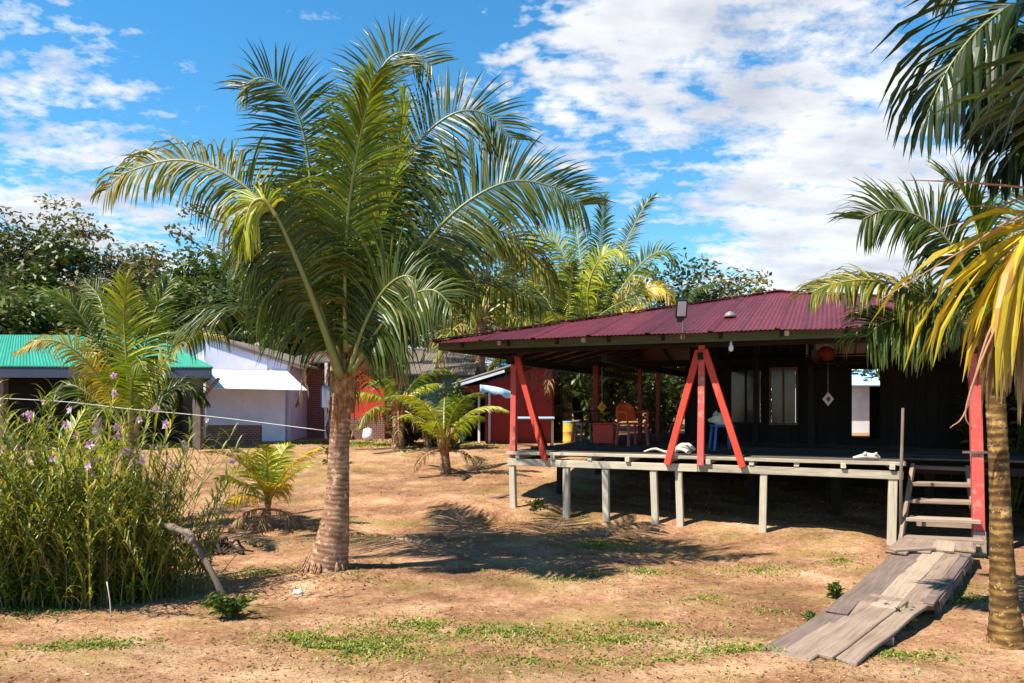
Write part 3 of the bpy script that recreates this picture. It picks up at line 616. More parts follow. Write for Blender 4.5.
for i in range(11000):
    y = 5.2 + 12 * random.random() ** 1.6; x = random.uniform(-.75, .75) * y
    if gpatch(x, y) < .12: continue
    z = ghf(x, y); h = random.uniform(.012, .035) * (1 + max(0, y - 8) * .06); an = random.uniform(0, 6.28); d = V((math.cos(an), math.sin(an), random.uniform(.3, 1.2))).normalized() * h * 1.5; s = V((-math.sin(an), math.cos(an), 0)) * .004
    q = V((x, y, z - .003)); b.add([q - s, q + s, q + d], [(0, 1, 2)])
tag(b.build('grass', 'grass', None), 'short patchy yellow green grass growing in the dirt yard', 'grass', kind='stuff')
b = MB()
for i in range(38000):
    y = 5.2 + 15 * random.random() ** 1.7; x = random.uniform(-.72, .72) * y
    if noise.noise(V((x * .8, y * 1.1, 21))) < random.uniform(-.6, .35): continue
    z = ghf(x, y) + .004; an = random.uniform(0, 6.28); l = random.choice((.008, .01, .012, .015, .02, .02, .03, .045)) * random.uniform(.6, 1.2) * (1 + max(0, y - 9) * .05); w = l * random.uniform(.12, .5)
    d = V((math.cos(an), math.sin(an), random.uniform(-.1, .35))) * l; s = V((-math.sin(an), math.cos(an), random.uniform(-.3, .3))) * w * .5; q = V((x, y, z))
    b.add([q, q + d * .5 + s, q + d, q + d * .5 - s], [(0, 1, 2, 3)])
for i in range(900):
    a = random.uniform(0, 6.28); rr = random.uniform(.24, .9); x = base.x + math.cos(a) * rr; y = base.y + math.sin(a) * rr; z = ghf(x, y) + .006; l = random.uniform(.02, .07); an = random.uniform(0, 6.28)
    d = V((math.cos(an), math.sin(an), random.uniform(-.1, .5))) * l; s = V((-math.sin(an), math.cos(an), random.uniform(-.3, .3))) * l * random.uniform(.06, .2); q = V((x, y, z)); b.add([q, q + d * .5 + s, q + d, q + d * .5 - s], [(0, 1, 2, 3)])
tag(b.build('leaf_litter', 'litter', None), 'dry leaf bits and straw scattered over the dirt', 'leaf litter', kind='stuff')
b = MB()
for i in range(5000):
    y = 5.2 + 13 * random.random() ** 1.6; x = random.uniform(-.72, .72) * y; r = random.choice((.006, .008, .011, .018)) * random.uniform(.7, 1.3) * (1 + max(0, y - 9) * .05)
    q = V((x, y, ghf(x, y) + r * .25)); v = [q + V((random.uniform(.6, 1.2) * r * sx, random.uniform(.6, 1.2) * r * sy, random.uniform(.5, .9) * r * sz)) for sx, sy, sz in ((1, 0, 0), (0, 1, 0), (-1, 0, 0), (0, -1, 0), (0, 0, 1), (0, 0, -1))]
    b.add(v, [(0, 1, 4), (1, 2, 4), (2, 3, 4), (3, 0, 4), (1, 0, 5), (2, 1, 5), (3, 2, 5), (0, 3, 5)])
tag(b.build('soil_clods', 'dirt', None), 'small soil clods and pebbles scattered over the yard', 'clods', kind='stuff')

# ------------------------------------------------------------------ pavilion
random.seed(3)
UX, UY = .923, -.384
O0 = V((.017, 12.75, 0))
def D(s, d, z): return V((O0.x + UX * s - UY * d, O0.y + UY * s + UX * d, z))
U = V((UX, UY, 0)); NB = V((-UY, UX, 0))
def s_at(px, d=0.):
    k = (px - 512) / F; o = D(0, d, 0); return (k * o.y - o.x) / (UX - k * UY)
DT = 1.22
pav = thing('stilt_pavilion', D(3.9, 4, .3), 'open timber pavilion on stilts with maroon metal hip roof', 'pavilion')
# roof: four corrugated hip faces
EV, AP, HALF, S0r, D0r = 3.07, 4.34, 5.25, -1.32, -.43
def RP(s, d, z): return D(S0r + s, D0r + d, z)
rm = MB()
def hipface(fn):
    nc = 640; vs, gs, fs = [], [], []
    for i in range(nc + 1):
        s = 2 * HALF * i / nc; wv = .0065 * math.cos(2 * math.pi * i / 4) + (.022 if i % 56 < 4 else 0); mx = min(s, 2 * HALF - s)
        sag = .04 * noise.noise(V((s * .7, 3.3, 1)))
        for t in (0, .5, 1):
            dd = mx * t; ov = -.06 * (1 - t) if mx > .15 else 0
            zz = EV + (AP - EV) * (dd + ov) / HALF + wv + sag * (1 - t)
            vs.append(fn(s, dd + ov, zz)); gs.append((dd, s, 0))
    for i in range(nc):
        for j in range(2): a = i * 3 + j; fs.append((a, a + 3, a + 4, a + 1))
    rm.add(vs, fs, gs)
hipface(lambda s, d, z: RP(s, d, z))
hipface(lambda s, d, z: RP(2 * HALF - s, 2 * HALF - d, z))
hipface(lambda s, d, z: RP(d, 2 * HALF - s, z))
hipface(lambda s, d, z: RP(2 * HALF - d, s, z))
roof = rm.build('roof', 'roof', pav)
so = roof.modifiers.new('thick', 'SOLIDIFY'); so.thickness = .006; so.offset = -1
b = MB()
apx = RP(HALF, HALF, AP + .02)
for c in ((0, 0), (2 * HALF, 0), (0, 2 * HALF), (2 * HALF, 2 * HALF)):
    b.beam(RP(c[0], c[1], EV + .025), apx, .22, .02)
b.build('hip_cap', 'roof', roof)
b = MB(); b.tube([apx - V((0, 0, .03)), apx + V((0, 0, .01)), apx + V((0, 0, .02))], [.2, .12, .02], 8); b.build('roof_cap', 'roof', roof)
b = MB()      # sheet overlaps: thin raised laps down the front slope
# fascia and wall plates
i_ = .10
b = MB()
cs = [(i_, i_), (2 * HALF - i_, i_), (2 * HALF - i_, 2 * HALF - i_), (i_, 2 * HALF - i_)]
for k in range(4):
    a, c = cs[k], cs[(k + 1) % 4]; b.beam(RP(*a, EV - .075), RP(*c, EV - .075), .045, .13)
b.build('fascia_board', 'olivewood', pav)
b = MB()
for s in [.55 + .84 * i for i in range(12)]:
    m = min(s, 2 * HALF - s)
    b.beam(RP(s, .05, EV - .06), RP(s, m - .05, EV - .06 + (AP - EV) * (m - .1) / HALF), .05, .09)
    b.beam(RP(s, 2 * HALF - .05, EV - .06), RP(s, 2 * HALF - m + .05, EV - .06 + (AP - EV) * (m - .1) / HALF), .05, .09)
    b.beam(RP(.05, s, EV - .06), RP(m - .05, s, EV - .06 + (AP - EV) * (m - .1) / HALF), .05, .09)
    b.beam(RP(2 * HALF - .05, s, EV - .06), RP(2 * HALF - m + .05, s, EV - .06 + (AP - EV) * (m - .1) / HALF), .05, .09)
b.build('rafter', 'shadewood', pav)
b = MB()
b.beam(D(-.9, 0, EV - .14), D(9.0, 0, EV - .14), .08, .10); b.beam(D(-1.1, 4.2, EV - .2), D(9.0, 4.2, EV - .2), .09, .13); b.beam(D(0, -.2, EV - .33), D(0, 9.6, EV - .33), .09, .12)
for s in (1.6, 3.1, 4.7, 6.7): b.beam(D(s, -.1, EV - .33), D(s, 9.5, EV - .33), .08, .11)
b.build('roof_beam', 'shadewood', pav)
for px, py in ((499, 340), (499, 340), (683, 329), (787, 328)):
    pass
for px in (500, 584, 683, 787):
    s = s_at(px, -.34); q = D(s, -.34, EV - .055)
    b = MB(); b.beam(q - NB * .05, q + NB * .1, .06, .07); b.build('rafter_end', 'wood', pav)
# deck
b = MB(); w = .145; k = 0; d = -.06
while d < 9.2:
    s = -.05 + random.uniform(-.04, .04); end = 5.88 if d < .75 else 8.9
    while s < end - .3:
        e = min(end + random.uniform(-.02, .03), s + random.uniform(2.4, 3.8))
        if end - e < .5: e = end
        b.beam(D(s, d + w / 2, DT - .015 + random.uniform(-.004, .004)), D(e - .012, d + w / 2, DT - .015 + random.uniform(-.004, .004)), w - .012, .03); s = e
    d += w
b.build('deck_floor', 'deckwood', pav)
b = MB(); b.beam(D(-.08, -.09, DT - .02), D(2.6, -.09, DT - .012), .045, .05); b.beam(D(2.62, -.09, DT - .016), D(5.87, -.09, DT - .03), .045, .05)
b.build('edge_board', 'wood', pav, bevel=.005)
for s in [.12 + .62 * i for i in range(10)]:
    b = MB(); z = DT - .03 - .043; b.beam(D(s, -.10 + random.uniform(-.03, .01), z), D(s, 4.4, z), .07, .075); b.build('joist', 'wood', pav, bevel=.004)
b = MB(); b.beam(D(-.07, -.05, 1.05), D(3.05, -.05, 1.045), .07, .115); b.beam(D(3.06, -.05, 1.05), D(5.84, -.05, 1.03), .07, .115)
b.build('edge_beam', 'wood', pav, bevel=.005)
b = MB(); b.beam(D(0, .03, 1.05), D(0, 8.9, 1.05), .07, .11); b.beam(D(5.82, .03, 1.05), D(5.82, .8, 1.05), .07, .11); b.beam(D(6.0, .84, 1.05), D(8.9, .84, 1.05), .07, .11); b.beam(D(.1, 2.3, 1.05), D(8.8, 2.3, 1.05), .07, .11)
b.build('floor_bearer', 'shadewood', pav)
for px in (513, 567, 606, 654, 679, 764, 893):
    s = max(.0, s_at(px)); q = D(s, -.02, 0); z0 = gh(q.x, q.y) - .15
    b = MB(); b.beam(D(s + random.uniform(-.03, .03), .0, z0), D(s, -.02, .99),   .10 if px != 893 else .115, .1, tuple(NB)); b.build('stilt', 'wood', pav, bevel=.006)
for s, d, r in ((.35, 1.6, .2), (.3, 4.2, .16), (2.3, 2.2, .14), (3.6, 2.6, .14), (5.0, 2.2, .15), (1.9, 4.4, .14), (6.4, 2.3, .14), (8.0, 1.0, .14), (3.6, 4.4, .14), (5.2, 4.4, .14)):
    q = D(s, d, 0); b = MB(); b.beam(D(s, d, gh(q.x, q.y) - .1), D(s, d, .99), r, r, tuple(NB)); b.build('stilt', 'shadewood', pav)
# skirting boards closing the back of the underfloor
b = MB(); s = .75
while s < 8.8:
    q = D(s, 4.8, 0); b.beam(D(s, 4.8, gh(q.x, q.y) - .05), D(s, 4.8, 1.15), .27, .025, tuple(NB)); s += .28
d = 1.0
b.build('underfloor_boards', 'shadewood', pav)
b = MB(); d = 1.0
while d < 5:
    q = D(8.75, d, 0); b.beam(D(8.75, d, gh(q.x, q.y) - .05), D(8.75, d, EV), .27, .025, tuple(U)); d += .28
b.build('side_wall', 'shadewood', pav)
# room wall with windows
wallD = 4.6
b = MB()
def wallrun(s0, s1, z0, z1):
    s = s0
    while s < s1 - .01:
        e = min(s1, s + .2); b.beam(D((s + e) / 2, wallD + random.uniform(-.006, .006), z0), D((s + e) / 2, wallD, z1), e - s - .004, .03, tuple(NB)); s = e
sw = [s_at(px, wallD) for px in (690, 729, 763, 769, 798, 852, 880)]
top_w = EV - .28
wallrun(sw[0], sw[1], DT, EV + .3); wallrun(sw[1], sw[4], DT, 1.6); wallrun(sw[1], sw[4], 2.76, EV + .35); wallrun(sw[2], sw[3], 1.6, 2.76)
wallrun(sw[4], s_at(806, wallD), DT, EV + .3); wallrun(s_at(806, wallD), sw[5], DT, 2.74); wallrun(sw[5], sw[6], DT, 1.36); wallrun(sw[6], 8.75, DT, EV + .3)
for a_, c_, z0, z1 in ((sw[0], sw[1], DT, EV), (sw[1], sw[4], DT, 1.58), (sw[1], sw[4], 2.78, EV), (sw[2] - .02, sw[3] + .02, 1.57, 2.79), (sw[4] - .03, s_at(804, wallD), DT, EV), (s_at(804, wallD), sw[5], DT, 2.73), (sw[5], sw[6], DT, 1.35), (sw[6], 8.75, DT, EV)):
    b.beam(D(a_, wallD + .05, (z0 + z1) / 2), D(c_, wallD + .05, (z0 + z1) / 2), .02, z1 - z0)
b.build('room_wall', 'shadewood', pav)
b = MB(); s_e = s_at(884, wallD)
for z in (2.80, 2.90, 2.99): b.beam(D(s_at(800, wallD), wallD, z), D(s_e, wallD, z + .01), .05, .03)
b.build('louvre', 'shadewood', pav)
b = MB(); b.beam(D(s_at(880, 7.2), 7.2, DT), D(s_at(880, 7.2), 7.2, 2.42), .42, .3, tuple(NB)); b.build('partition', 'shadewood', pav)
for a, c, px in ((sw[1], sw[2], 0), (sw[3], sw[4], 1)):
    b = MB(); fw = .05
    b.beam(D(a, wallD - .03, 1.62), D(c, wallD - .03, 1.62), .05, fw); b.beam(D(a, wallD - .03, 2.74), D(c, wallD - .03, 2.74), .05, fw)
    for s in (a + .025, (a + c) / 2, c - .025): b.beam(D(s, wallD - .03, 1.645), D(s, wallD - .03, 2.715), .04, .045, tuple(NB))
    fo = b.build('window', 'shadewood' if px == 0 else 'greywood', pav)
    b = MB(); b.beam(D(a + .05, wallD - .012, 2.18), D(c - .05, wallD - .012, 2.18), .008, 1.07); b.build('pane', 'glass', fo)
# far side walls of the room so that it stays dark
b = MB(); b.beam(D(2.0, 9.0, 1.2), D(2.0, 9.0, EV), 1.4, .03, tuple(NB)); b.beam(D(7.6, 9.0, 1.2), D(7.6, 9.0, EV + .1), 2.4, .03, tuple(NB)); b.beam(D(3.2, 4.7, 2.2), D(3.2, 9.0, 2.2), .03, 2.); b.build('rear_wall', 'shadewood', pav)
# interior dark posts
for s, d in ((s_at(811, 3.2), 3.2), (s_at(756, 3.4), 3.4), (s_at(716, 4.2), 4.2)):
    b = MB(); b.beam(D(s, d, DT), D(s, d, EV + .2), .1, .1, tuple(NB)); b.build('inner_post', 'shadewood', pav)
# red posts and raking struts
def redbeam(a, c, w, name, mat): b = MB(); b.beam(a, c, w, w, tuple(NB)); return b.build(name, mat, pav, bevel=.006)
s1 = max(.02, s_at(514)); zt = EV - .27
redbeam(D(.0, .02, 1.11), D(s_at(514), .02, zt + .02), .10, 'red_post', 'redpale')
redbeam(D(s_at(548), -.13, 1.1), D(s_at(518), -.05, zt), .088, 'red_strut', 'red')
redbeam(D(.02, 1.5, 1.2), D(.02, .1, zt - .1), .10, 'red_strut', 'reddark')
s2 = s_at(702)
redbeam(D(s2, -.12, 1.08), D(s_at(702), .0, zt + .1), .098, 'red_post', 'redpale')
redbeam(D(s_at(669), -.145, 1.09), D(s_at(699), -.03, zt + .03), .098, 'red_strut', 'red')
redbeam(D(s_at(744), -.145, 1.08), D(s_at(705), -.03, zt + .03), .098, 'red_strut', 'red')
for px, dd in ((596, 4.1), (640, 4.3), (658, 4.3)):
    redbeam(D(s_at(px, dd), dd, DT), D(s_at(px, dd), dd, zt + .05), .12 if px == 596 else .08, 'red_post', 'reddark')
s3 = s_at(975)
q = D(s3, 0, 0)
redbeam(D(s3 + .04, 0, .32), D(s3 - .01, 0, zt), .14, 'red_post', 'redpale')
b = MB(); b.beam(D(s3 + .05, 0, gh(q.x, q.y) - .1), D(s3 + .04, 0, .318), .15, .15, tuple(NB)); b.build('post_foot', 'planklight', pav)
b = MB(); b.beam(D(s3 - .16, -.09, 1.37), D(s3 + .14, -.09, 1.375), .02, .03); b.build('bracket', 'greywood', pav)
# bulbs, roof cowl
q = D(s_at(731, -.3), -.3, EV - .14); b = MB(); b.tube([q, q - V((0, 0, .05)), q - V((0, 0, .08)), q - V((0, 0, .13)), q - V((0, 0, .15))], [.015, .018, .035, .035, .01], 10); b.build('light_bulb', 'white', pav, smooth=True)
t_ = None
for i in range(400):       # point on the front slope seen at (730,317)
    d = i * .01; z = EV + (AP - EV) * (d - D0r) / HALF + .02; s = s_at(730, d); q = D(s, d, z)
    if HY - F * (z - CH) / q.y <= 317: t_ = q; break
b = MB(); b.tube([t_, t_ + V((0, 0, .03)), t_ + V((0, 0, .07)), t_ + V((0, 0, .09))], [.10, .09, .06, .02], 12); b.build('vent_cowl', 'greyroof', pav, smooth=True)
# floodlight on a stalk at the eave
q = D(s_at(683, -.42), -.42, EV - .03)
fl = thing('floodlight', q, 'black floodlight on a short rod above the pavilion eave', 'floodlight')
b = MB(); b.tube([q - V((0, 0, .06)), q + V((0, 0, .22))], .014, 6); b.build('bracket', 'greywood', fl)
q2 = q + V((-.03, -.03, .38)); ti = V((.0, -.35, 1)).normalized(); ax = V((0, 1, .35)).normalized()
b = MB(); b.beam(q2 - ti * .14, q2 + ti * .14, .17, .045, tuple(ax)); b.beam(q2 - ti * .2 + ax * .02, q2 - ti * .13 + ax * .02, .1, .08, tuple(ax)); b.build('housing', 'black', fl, bevel=.006)
b = MB(); b.beam(q2 - ti * .1 - ax * .03, q2 + ti * .11 - ax * .03, .12, .012, tuple(ax)); b.build('lens', 'lampglass', fl)

# steps
stp = thing('wooden_steps', D(6.35, -.2, .1), 'open weathered plank steps rising to the deck beside the red post', 'steps')
sa, sb = s_at(907) + .02, s3 - .1
prof = [(-.30, .215), (-.04, .44), (.21, .66), (.46, .875)]
for i, (d, z) in enumerate(prof):
    b = MB(); b.beam(D(sa - .1 + .05 * i, d, z), D(s3 + .04, d, z + .012), .24, .05); b.build('tread', 'planklight' if i == 1 else 'plank', stp, bevel=.006)
b = MB(); b.beam(D(sa + .1, .72, 1.10), D(s3, .72, 1.09), .2, .05); b.build('tread', 'plankdark', stp)
b = MB(); b.beam(D(sa + .12, .24, .34), D(s3, .24, .345), .06, .06); b.build('brace', 'planklight', stp)
for a_, c_ in ((D(s_at(899, -.46), -.46, .06), D(s_at(913, .62), .62, 1.12)), (D(s3 + .02, -.1, .06), D(s3 + .02, .8, 1.1))):
    b = MB(); b.beam(a_, c_,   .05, .12); b.build('stringer', 'plank', stp, bevel=.005)
q = D(s_at(900, -.2), -.2, 0); z0 = gh(q.x, q.y)
b = MB(); b.tube([D(s_at(901, -.2), -.2, z0 - .1), D(s_at(901, -.2), -.2, 1.0), D(s_at(903, -.2), -.2, 1.96)], [.024, .022, .018], 7)
hp = b.build('pole', 'greywood', None, smooth=True, loc=q); tag(hp, 'thin grey pole standing upright between deck corner and steps', 'pole')

# ------------------------------------------------------------------ plank walkway
wk = thing('plank_walkway', hit(880, 600), 'sloping grey plank walkway leading from the yard to the wooden steps', 'walkway')
def pl(px0, py0, z0, px1, py1, z1, w, mat, th=.035, label=None, nm='plank', name=None):
    def at(px, py, z): Y = (CH - z) * F / (py - HY); return P(px, py, Y)
    a, c = at(px0, py0, z0), at(px1, py1, z1)
    b = MB(); b.beam(a, c, w, th); o = b.build(nm, mat, wk, bevel=.006)
    if label: o['label'] = label
    return a, c
A0 = V((1.95, 6.04, .03)); A1 = V((2.70, 5.93, .03)); B0 = V((3.12, 7.16, .14)); B1 = V((3.95, 7.2, .16)); C0 = V((4.58, 9.06, .20)); C1 = V((5.45, 9.16, .20))
def lane(Pa, Pb, Qa, Qb, t, w, mat, ea=0., eb=0., dz=0., label=None):
    a = Pa.lerp(Pb, t); c = Qa.lerp(Qb, t); e = (c - a).normalized(); a = a + e * ea + V((0, 0, dz)); c = c + e * eb + V((0, 0, dz))
    b = MB(); b.beam(a, c, w, .035, warp=.011); o = b.build('plank', mat, wk, bevel=.006)
    if label: o['label'] = label
lane(A0, A1, B0, B1, .12, .21, 'plankdark', -.0, -.25, -.012, 'purplish dark plank at the left edge')
lane(A0, A1, B0, B1, .43, .25, 'plank', -.10, .12)
lane(A0, A1, B0, B1, .67, .17, 'plank', -.04, -.02, .006)
lane(A0, A1, B0, B1, .90, .21, 'plank', -.08, .16, -.002)
lane(B0, B1, C0, C1, .06, .19, 'plankdark', -.42, .04, -.006)
lane(B0, B1, C0, C1, .29, .17, 'plankdark', -.06, .02, .004)
lane(B0, B1, C0, C1, .55, .22, 'planklight', -.30, .08, .008, 'paler newer plank in the middle')
lane(B0, B1, C0, C1, .82, .2, 'plank', -.12, .02, .002)
lane(B0, B1, C0, C1, 1.02, .12, 'plankdark', -.2, .1, -.004)
E0 = D(s_at(903, -.55), -.55, .235); E1 = D(s_at(966, -.55), -.55, .235)
for i, (t0, t1) in enumerate(((.0, .12), (.34, .40), (.68, .68), (1.0, .94))):
    a = C0.lerp(C1, t0); c = E0.lerp(E1, t1); a.z = c.z = .238; b = MB(); b.beam(a, c, .235, .03, warp=.009); b.build('plank', ('plank', 'plank', 'planklight', 'plank')[i], wk, bevel=.005)
b = MB(); b.beam(C0.lerp(C1, -.04) + V((0, .05, .068)), C0.lerp(C1, .62) + V((0, .12, .068)), .15, .028, warp=.009); b.build('plank', 'plank', wk, bevel=.005)
for t, w_ in ((.35, 1), (.97, 1)):
    a = A0.lerp(B0, t); c = A1.lerp(B1, t); b = MB(); b.beam(a - V((0, 0, .05)), c + (c - a) * .06 - V((0, 0, .05)), .08, .06); b.build('crosspiece', 'plankdark', wk)
for t in (.05, .35, .65, .95):
    a = B0.lerp(C0, t); c = B1.lerp(C1, t); b = MB(); b.beam(a - V((0, 0, .055)), c + (c - a) * .12 - V((0, 0, .055)), .08, .07); b.build('crosspiece', 'plankdark', wk)
    for q in (a, c + (c - a) * .06):
        zb = gh(q.x, q.y) - .06
        if q.z - .09 > zb: b = MB(); b.beam(V((q.x, q.y, zb)), V((q.x, q.y, q.z - .091)), .07, .07, (0, 1, 0)); b.build('short_post', 'plankdark', wk)
b = MB(); b.beam(B1 + V((.08, 0, -.055)), C1 + V((.08, 0, -.055)), .04, .09); b.build('side_rail', 'plankdark', wk)

# ------------------------------------------------------------------ things on and under the pavilion
def chair(px, py, d, mat, label, rz, name='plastic_chair', legs=None, hgt=.82, cat='chair'):
    q = D(s_at(px, d), d, DT); root = thing(name, V((0, 0, 0)), label, cat)
    legs = legs or mat
    b = MB(); b.box((0, 0, .42), (.44, .43, .035)); b.build('seat', mat, root, bevel=.015)
    b = MB(); vs, fs = [], []
    for j in range(7):
        t = j / 6
        for i in range(9):
            a = (i / 8 - .5) * 2; hw = .22 * math.sqrt(max(.02, 1 - (max(0, t - .35) / .68) ** 2.4))
            vs.append((a * hw, .2 + .10 * t - .05 * a * a, .47 + (hgt - .47) * t))
    for j in range(6):
        for i in range(8): a = j * 9 + i; fs.append((a, a + 1, a + 10, a + 9))
    b.add(vs, fs); o = b.build('backrest', mat, root, smooth=True); m = o.modifiers.new('thick', 'SOLIDIFY'); m.thickness = .025
    for sx in (-1, 1):
        for sy in (-1, 1):
            b = MB(); b.beam((sx * .19, sy * .18, .41), (sx * .225, sy * .22, 0), .04, .04, (0, 1, 0)); b.build('leg', legs, root)
        b = MB(); b.tube([(sx * .225, -.19, .42), (sx * .235, -.18, .63), (sx * .235, .0, .655), (sx * .22, .21, .62)], .02, 6); b.build('arm', mat, root, smooth=True)
    root.location = q; root.rotation_euler = (0, 0, rz); return root
chair(632, 448, 2.7, 'orange', 'red orange plastic armchair on the deck beside the red box', R(25), legs='redpale')
chair(586, 446, 3.6, 'black', 'black chair with pale legs standing at the back left of the deck', R(60), legs='greywood', hgt=.95)
q = D(s_at(604, 2.9), 2.9, DT)
rb = thing('storage_box', q, 'square red box between the dull red post and orange chair', 'box')
b = MB(); b.box(q + V((0, 0, .21)), (.40, .36, .38), rz=R(-10)); b.build('case', 'redplastic', rb, bevel=.012)
b = MB(); b.box(q + V((0, 0, .415)), (.42, .38, .03), rz=R(-10)); b.build('lid', 'redplastic', rb, bevel=.008)
b = MB()
for sx in (-1, 1):
    for sy in (-1, 1): b.box(q + V((sx * .15, sy * .13, .012)), (.05, .05, .024), rz=R(-10))
b.build('foot', 'black', rb)
q = D(s_at(722, 1.8), 1.8, DT)
st = thing('stool', q, 'blue plastic stool behind the red tripod with white cloth on it', 'stool')
b = MB(); b.box(q + V((0, 0, .42)), (.36, .36, .04)); b.build('seat', 'blue', st, bevel=.012)
for sx in (-1, 1):
    for sy in (-1, 1): b = MB(); b.beam(q + V((sx * .14, sy * .14, .4)), q + V((sx * .18, sy * .18, 0)), .035, .035, (0, 1, 0)); b.build('leg', 'blue', st)
random.seed(4)
def lump(c, rx, ry, rz, mat, name, label, cat, seed=0, k=3, n1=14, n2=10, amp=.35):
    c = V(c); vs, fs = [], []
    for j in range(n2 + 1):
        th = math.pi * j / n2
        for i in range(n1):
            ph = 2 * math.pi * i / n1; d = V((math.sin(th) * math.cos(ph), math.sin(th) * math.sin(ph), math.cos(th)))
            r = 1 + amp * noise.noise(d * k + V((seed, 0, 0))); vs.append(c + V((d.x * rx * r, d.y * ry * r, d.z * rz * r)))
    for j in range(n2):
        for i in range(n1): fs.append((j * n1 + i, j * n1 + (i + 1) % n1, (j + 1) * n1 + (i + 1) % n1, (j + 1) * n1 + i))
    b = MB(); b.add(vs, fs); o = b.build(name, mat, None, smooth=True, loc=c); tag(o, label, cat); return o
lump(q + V((-.05, 0, .53)), .13, .12, .11, 'cloth', 'cloth_bundle', 'crumpled white cloth heaped on the blue stool', 'cloth', 3, 3, amp=.9)
# bleached driftwood on the deck edge
def drift(pts, rad, label, seed):
    random.seed(seed); b = MB(); b.tube(spline(pts, 18), spline([(r, 0, 0) for r in rad], 18) and [v.x for v in spline([(r, 0, 0) for r in rad], 18)], 8, wob=.25)
    return b
z = DT + .03
a = D(s_at(644, .3), .3, z)
b = drift([a, D(s_at(655, .3), .3, z + .05), D(s_at(667, .3), .3, z), D(s_at(676, .3), .3, z + .04), D(s_at(684, .25), .25, z + .11), D(s_at(692, .25), .25, z + .02)], [.012, .02, .024, .045, .05, .015], '', 4)
b.tube(spline([D(s_at(676, .28), .28, z + .06), D(s_at(684, .2), .2, z + .05), D(s_at(690, .12), .12, z - .01)], 6), .03, 6)
b.tube(spline([D(s_at(682, .28), .28, z + .1), D(s_at(688, .2), .2, z + .14), D(s_at(695, .18), .18, z + .05)], 6), .025, 6)
tag(b.build('driftwood', 'bleach', None, smooth=True, loc=a), 'bleached gnarled driftwood lying on the deck beside the red tripod', 'driftwood')
a = D(s_at(853, .05), .05, z)
b = drift([a, D(s_at(858, .05), .05, z + .01), D(s_at(866, .05), .05, z + .03), D(s_at(876, .05), .05, z + .02), D(s_at(880, .05), .05, z)], [.015, .03, .045, .045, .02], '', 6)
b.tube([D(s_at(862, .05), .05, z + .02), D(s_at(866, 0), .0, z + .08)], [.03, .02], 6); b.tube([D(s_at(872, .05), .05, z + .02), D(s_at(877, 0), .0, z + .075)], [.03, .02], 6)
tag(b.build('driftwood', 'bleach', None, smooth=True, loc=a), 'short pale stick of driftwood on the deck near the steps', 'driftwood')
# hanging ornaments
def diamond(px, py, d, r, m1, m2, label):
    o = D(s_at(px, d), d, 0); c = V((o.x, o.y, CH - (py - HY) * o.y / F)); root = thing('hanging_ornament', c, label, 'ornament')
    b = MB()
    x = V((1, 0, 0)); zz = V((0, 0, 1)); y = V((0, .012, 0))
    for s in (-1, 1): pass
    vs = [c + x * r + y, c + zz * r * 1.25 + y, c - x * r + y, c - zz * r * 1.25 + y, c + x * r - y, c + zz * r * 1.25 - y, c - x * r - y, c - zz * r * 1.25 - y]
    b.add(vs, [(0, 1, 2, 3), (7, 6, 5, 4), (0, 4, 5, 1), (1, 5, 6, 2), (2, 6, 7, 3), (3, 7, 4, 0)]); b.build('plaque', m1, root)
    b = MB(); q = r * .42; yy = V((0, -.018, 0)); b.add([c + x * q + yy, c + zz * q * 1.25 + yy, c - x * q + yy, c - zz * q * 1.25 + yy, c + x * q - yy * -.8, c + zz * q * 1.25 - yy * -.8, c - x * q - yy * -.8, c - zz * q * 1.25 - yy * -.8],
            [(0, 1, 2, 3), (7, 6, 5, 4), (0, 4, 5, 1), (1, 5, 6, 2), (2, 6, 7, 3), (3, 7, 4, 0)]); b.build('emblem', m2, root)
    b = MB(); b.tube([c + zz * r * 1.2, V((c.x, c.y, EV - .3))], .003, 4); b.build('string', 'wire', root)
diamond(602, 407, 3.0, .09, 'yellow', 'orange', 'yellow diamond plaque hanging above the red box')
diamond(828, 399, 3.0, .10, 'white', 'reddark', 'white diamond plaque hanging in the dark room front')
o = D(s_at(826, 2.5), 2.5, 0); c = V((o.x, o.y, CH - (354 - HY) * o.y / F))
rl = thing('paper_lantern', c, 'dull red round lantern hanging under the pavilion roof', 'lantern')
b = MB(); b.tube([c + V((0, 0, .13 * math.cos(t * math.pi / 8))) for t in range(9)], [.02 + .13 * math.sin(t * math.pi / 8) for t in range(9)], 14); b.build('shade', 'reddark', rl, smooth=True)
b = MB(); b.tube([c + V((0, 0, .12)), c + V((0, 0, .45))], .004, 4); b.build('string', 'wire', rl)
# table and barrel out on the ground beyond the left end
q = onx(534, 20.0)
tb = thing('table', q, 'blue topped table standing on the ground behind the left red posts', 'table')
b = MB(); b.box(q + V((0, 0, .80)), (1.05, .7, .05)); b.build('tabletop', 'bluepale', tb, bevel=.008)
for sx in (-1, 1):
    for sy in (-1, 1): b = MB(); b.beam(q + V((sx * .47, sy * .3, .775)), q + V((sx * .47, sy * .3, -.05)), .06, .06, (0, 1, 0)); b.build('leg', 'greywood', tb)
q = onx(569, 19.4)
br_ = thing('barrel', q, 'yellow barrel standing right of the blue topped table', 'barrel')
b = MB(); b.tube([q + V((0, 0, z)) for z in (0, .02, .26, .28, .3, .5, .52, .54, .74, .76)], [.15, .155, .155, .165, .155, .155, .165, .155, .155, .15], 20); b.build('body', 'yellow', br_, smooth=True)
b = MB(); b.tube([q + V((0, 0, .76)), q + V((0, 0, .785))], .16, 20); b.build('rim', 'bluepale', br_)

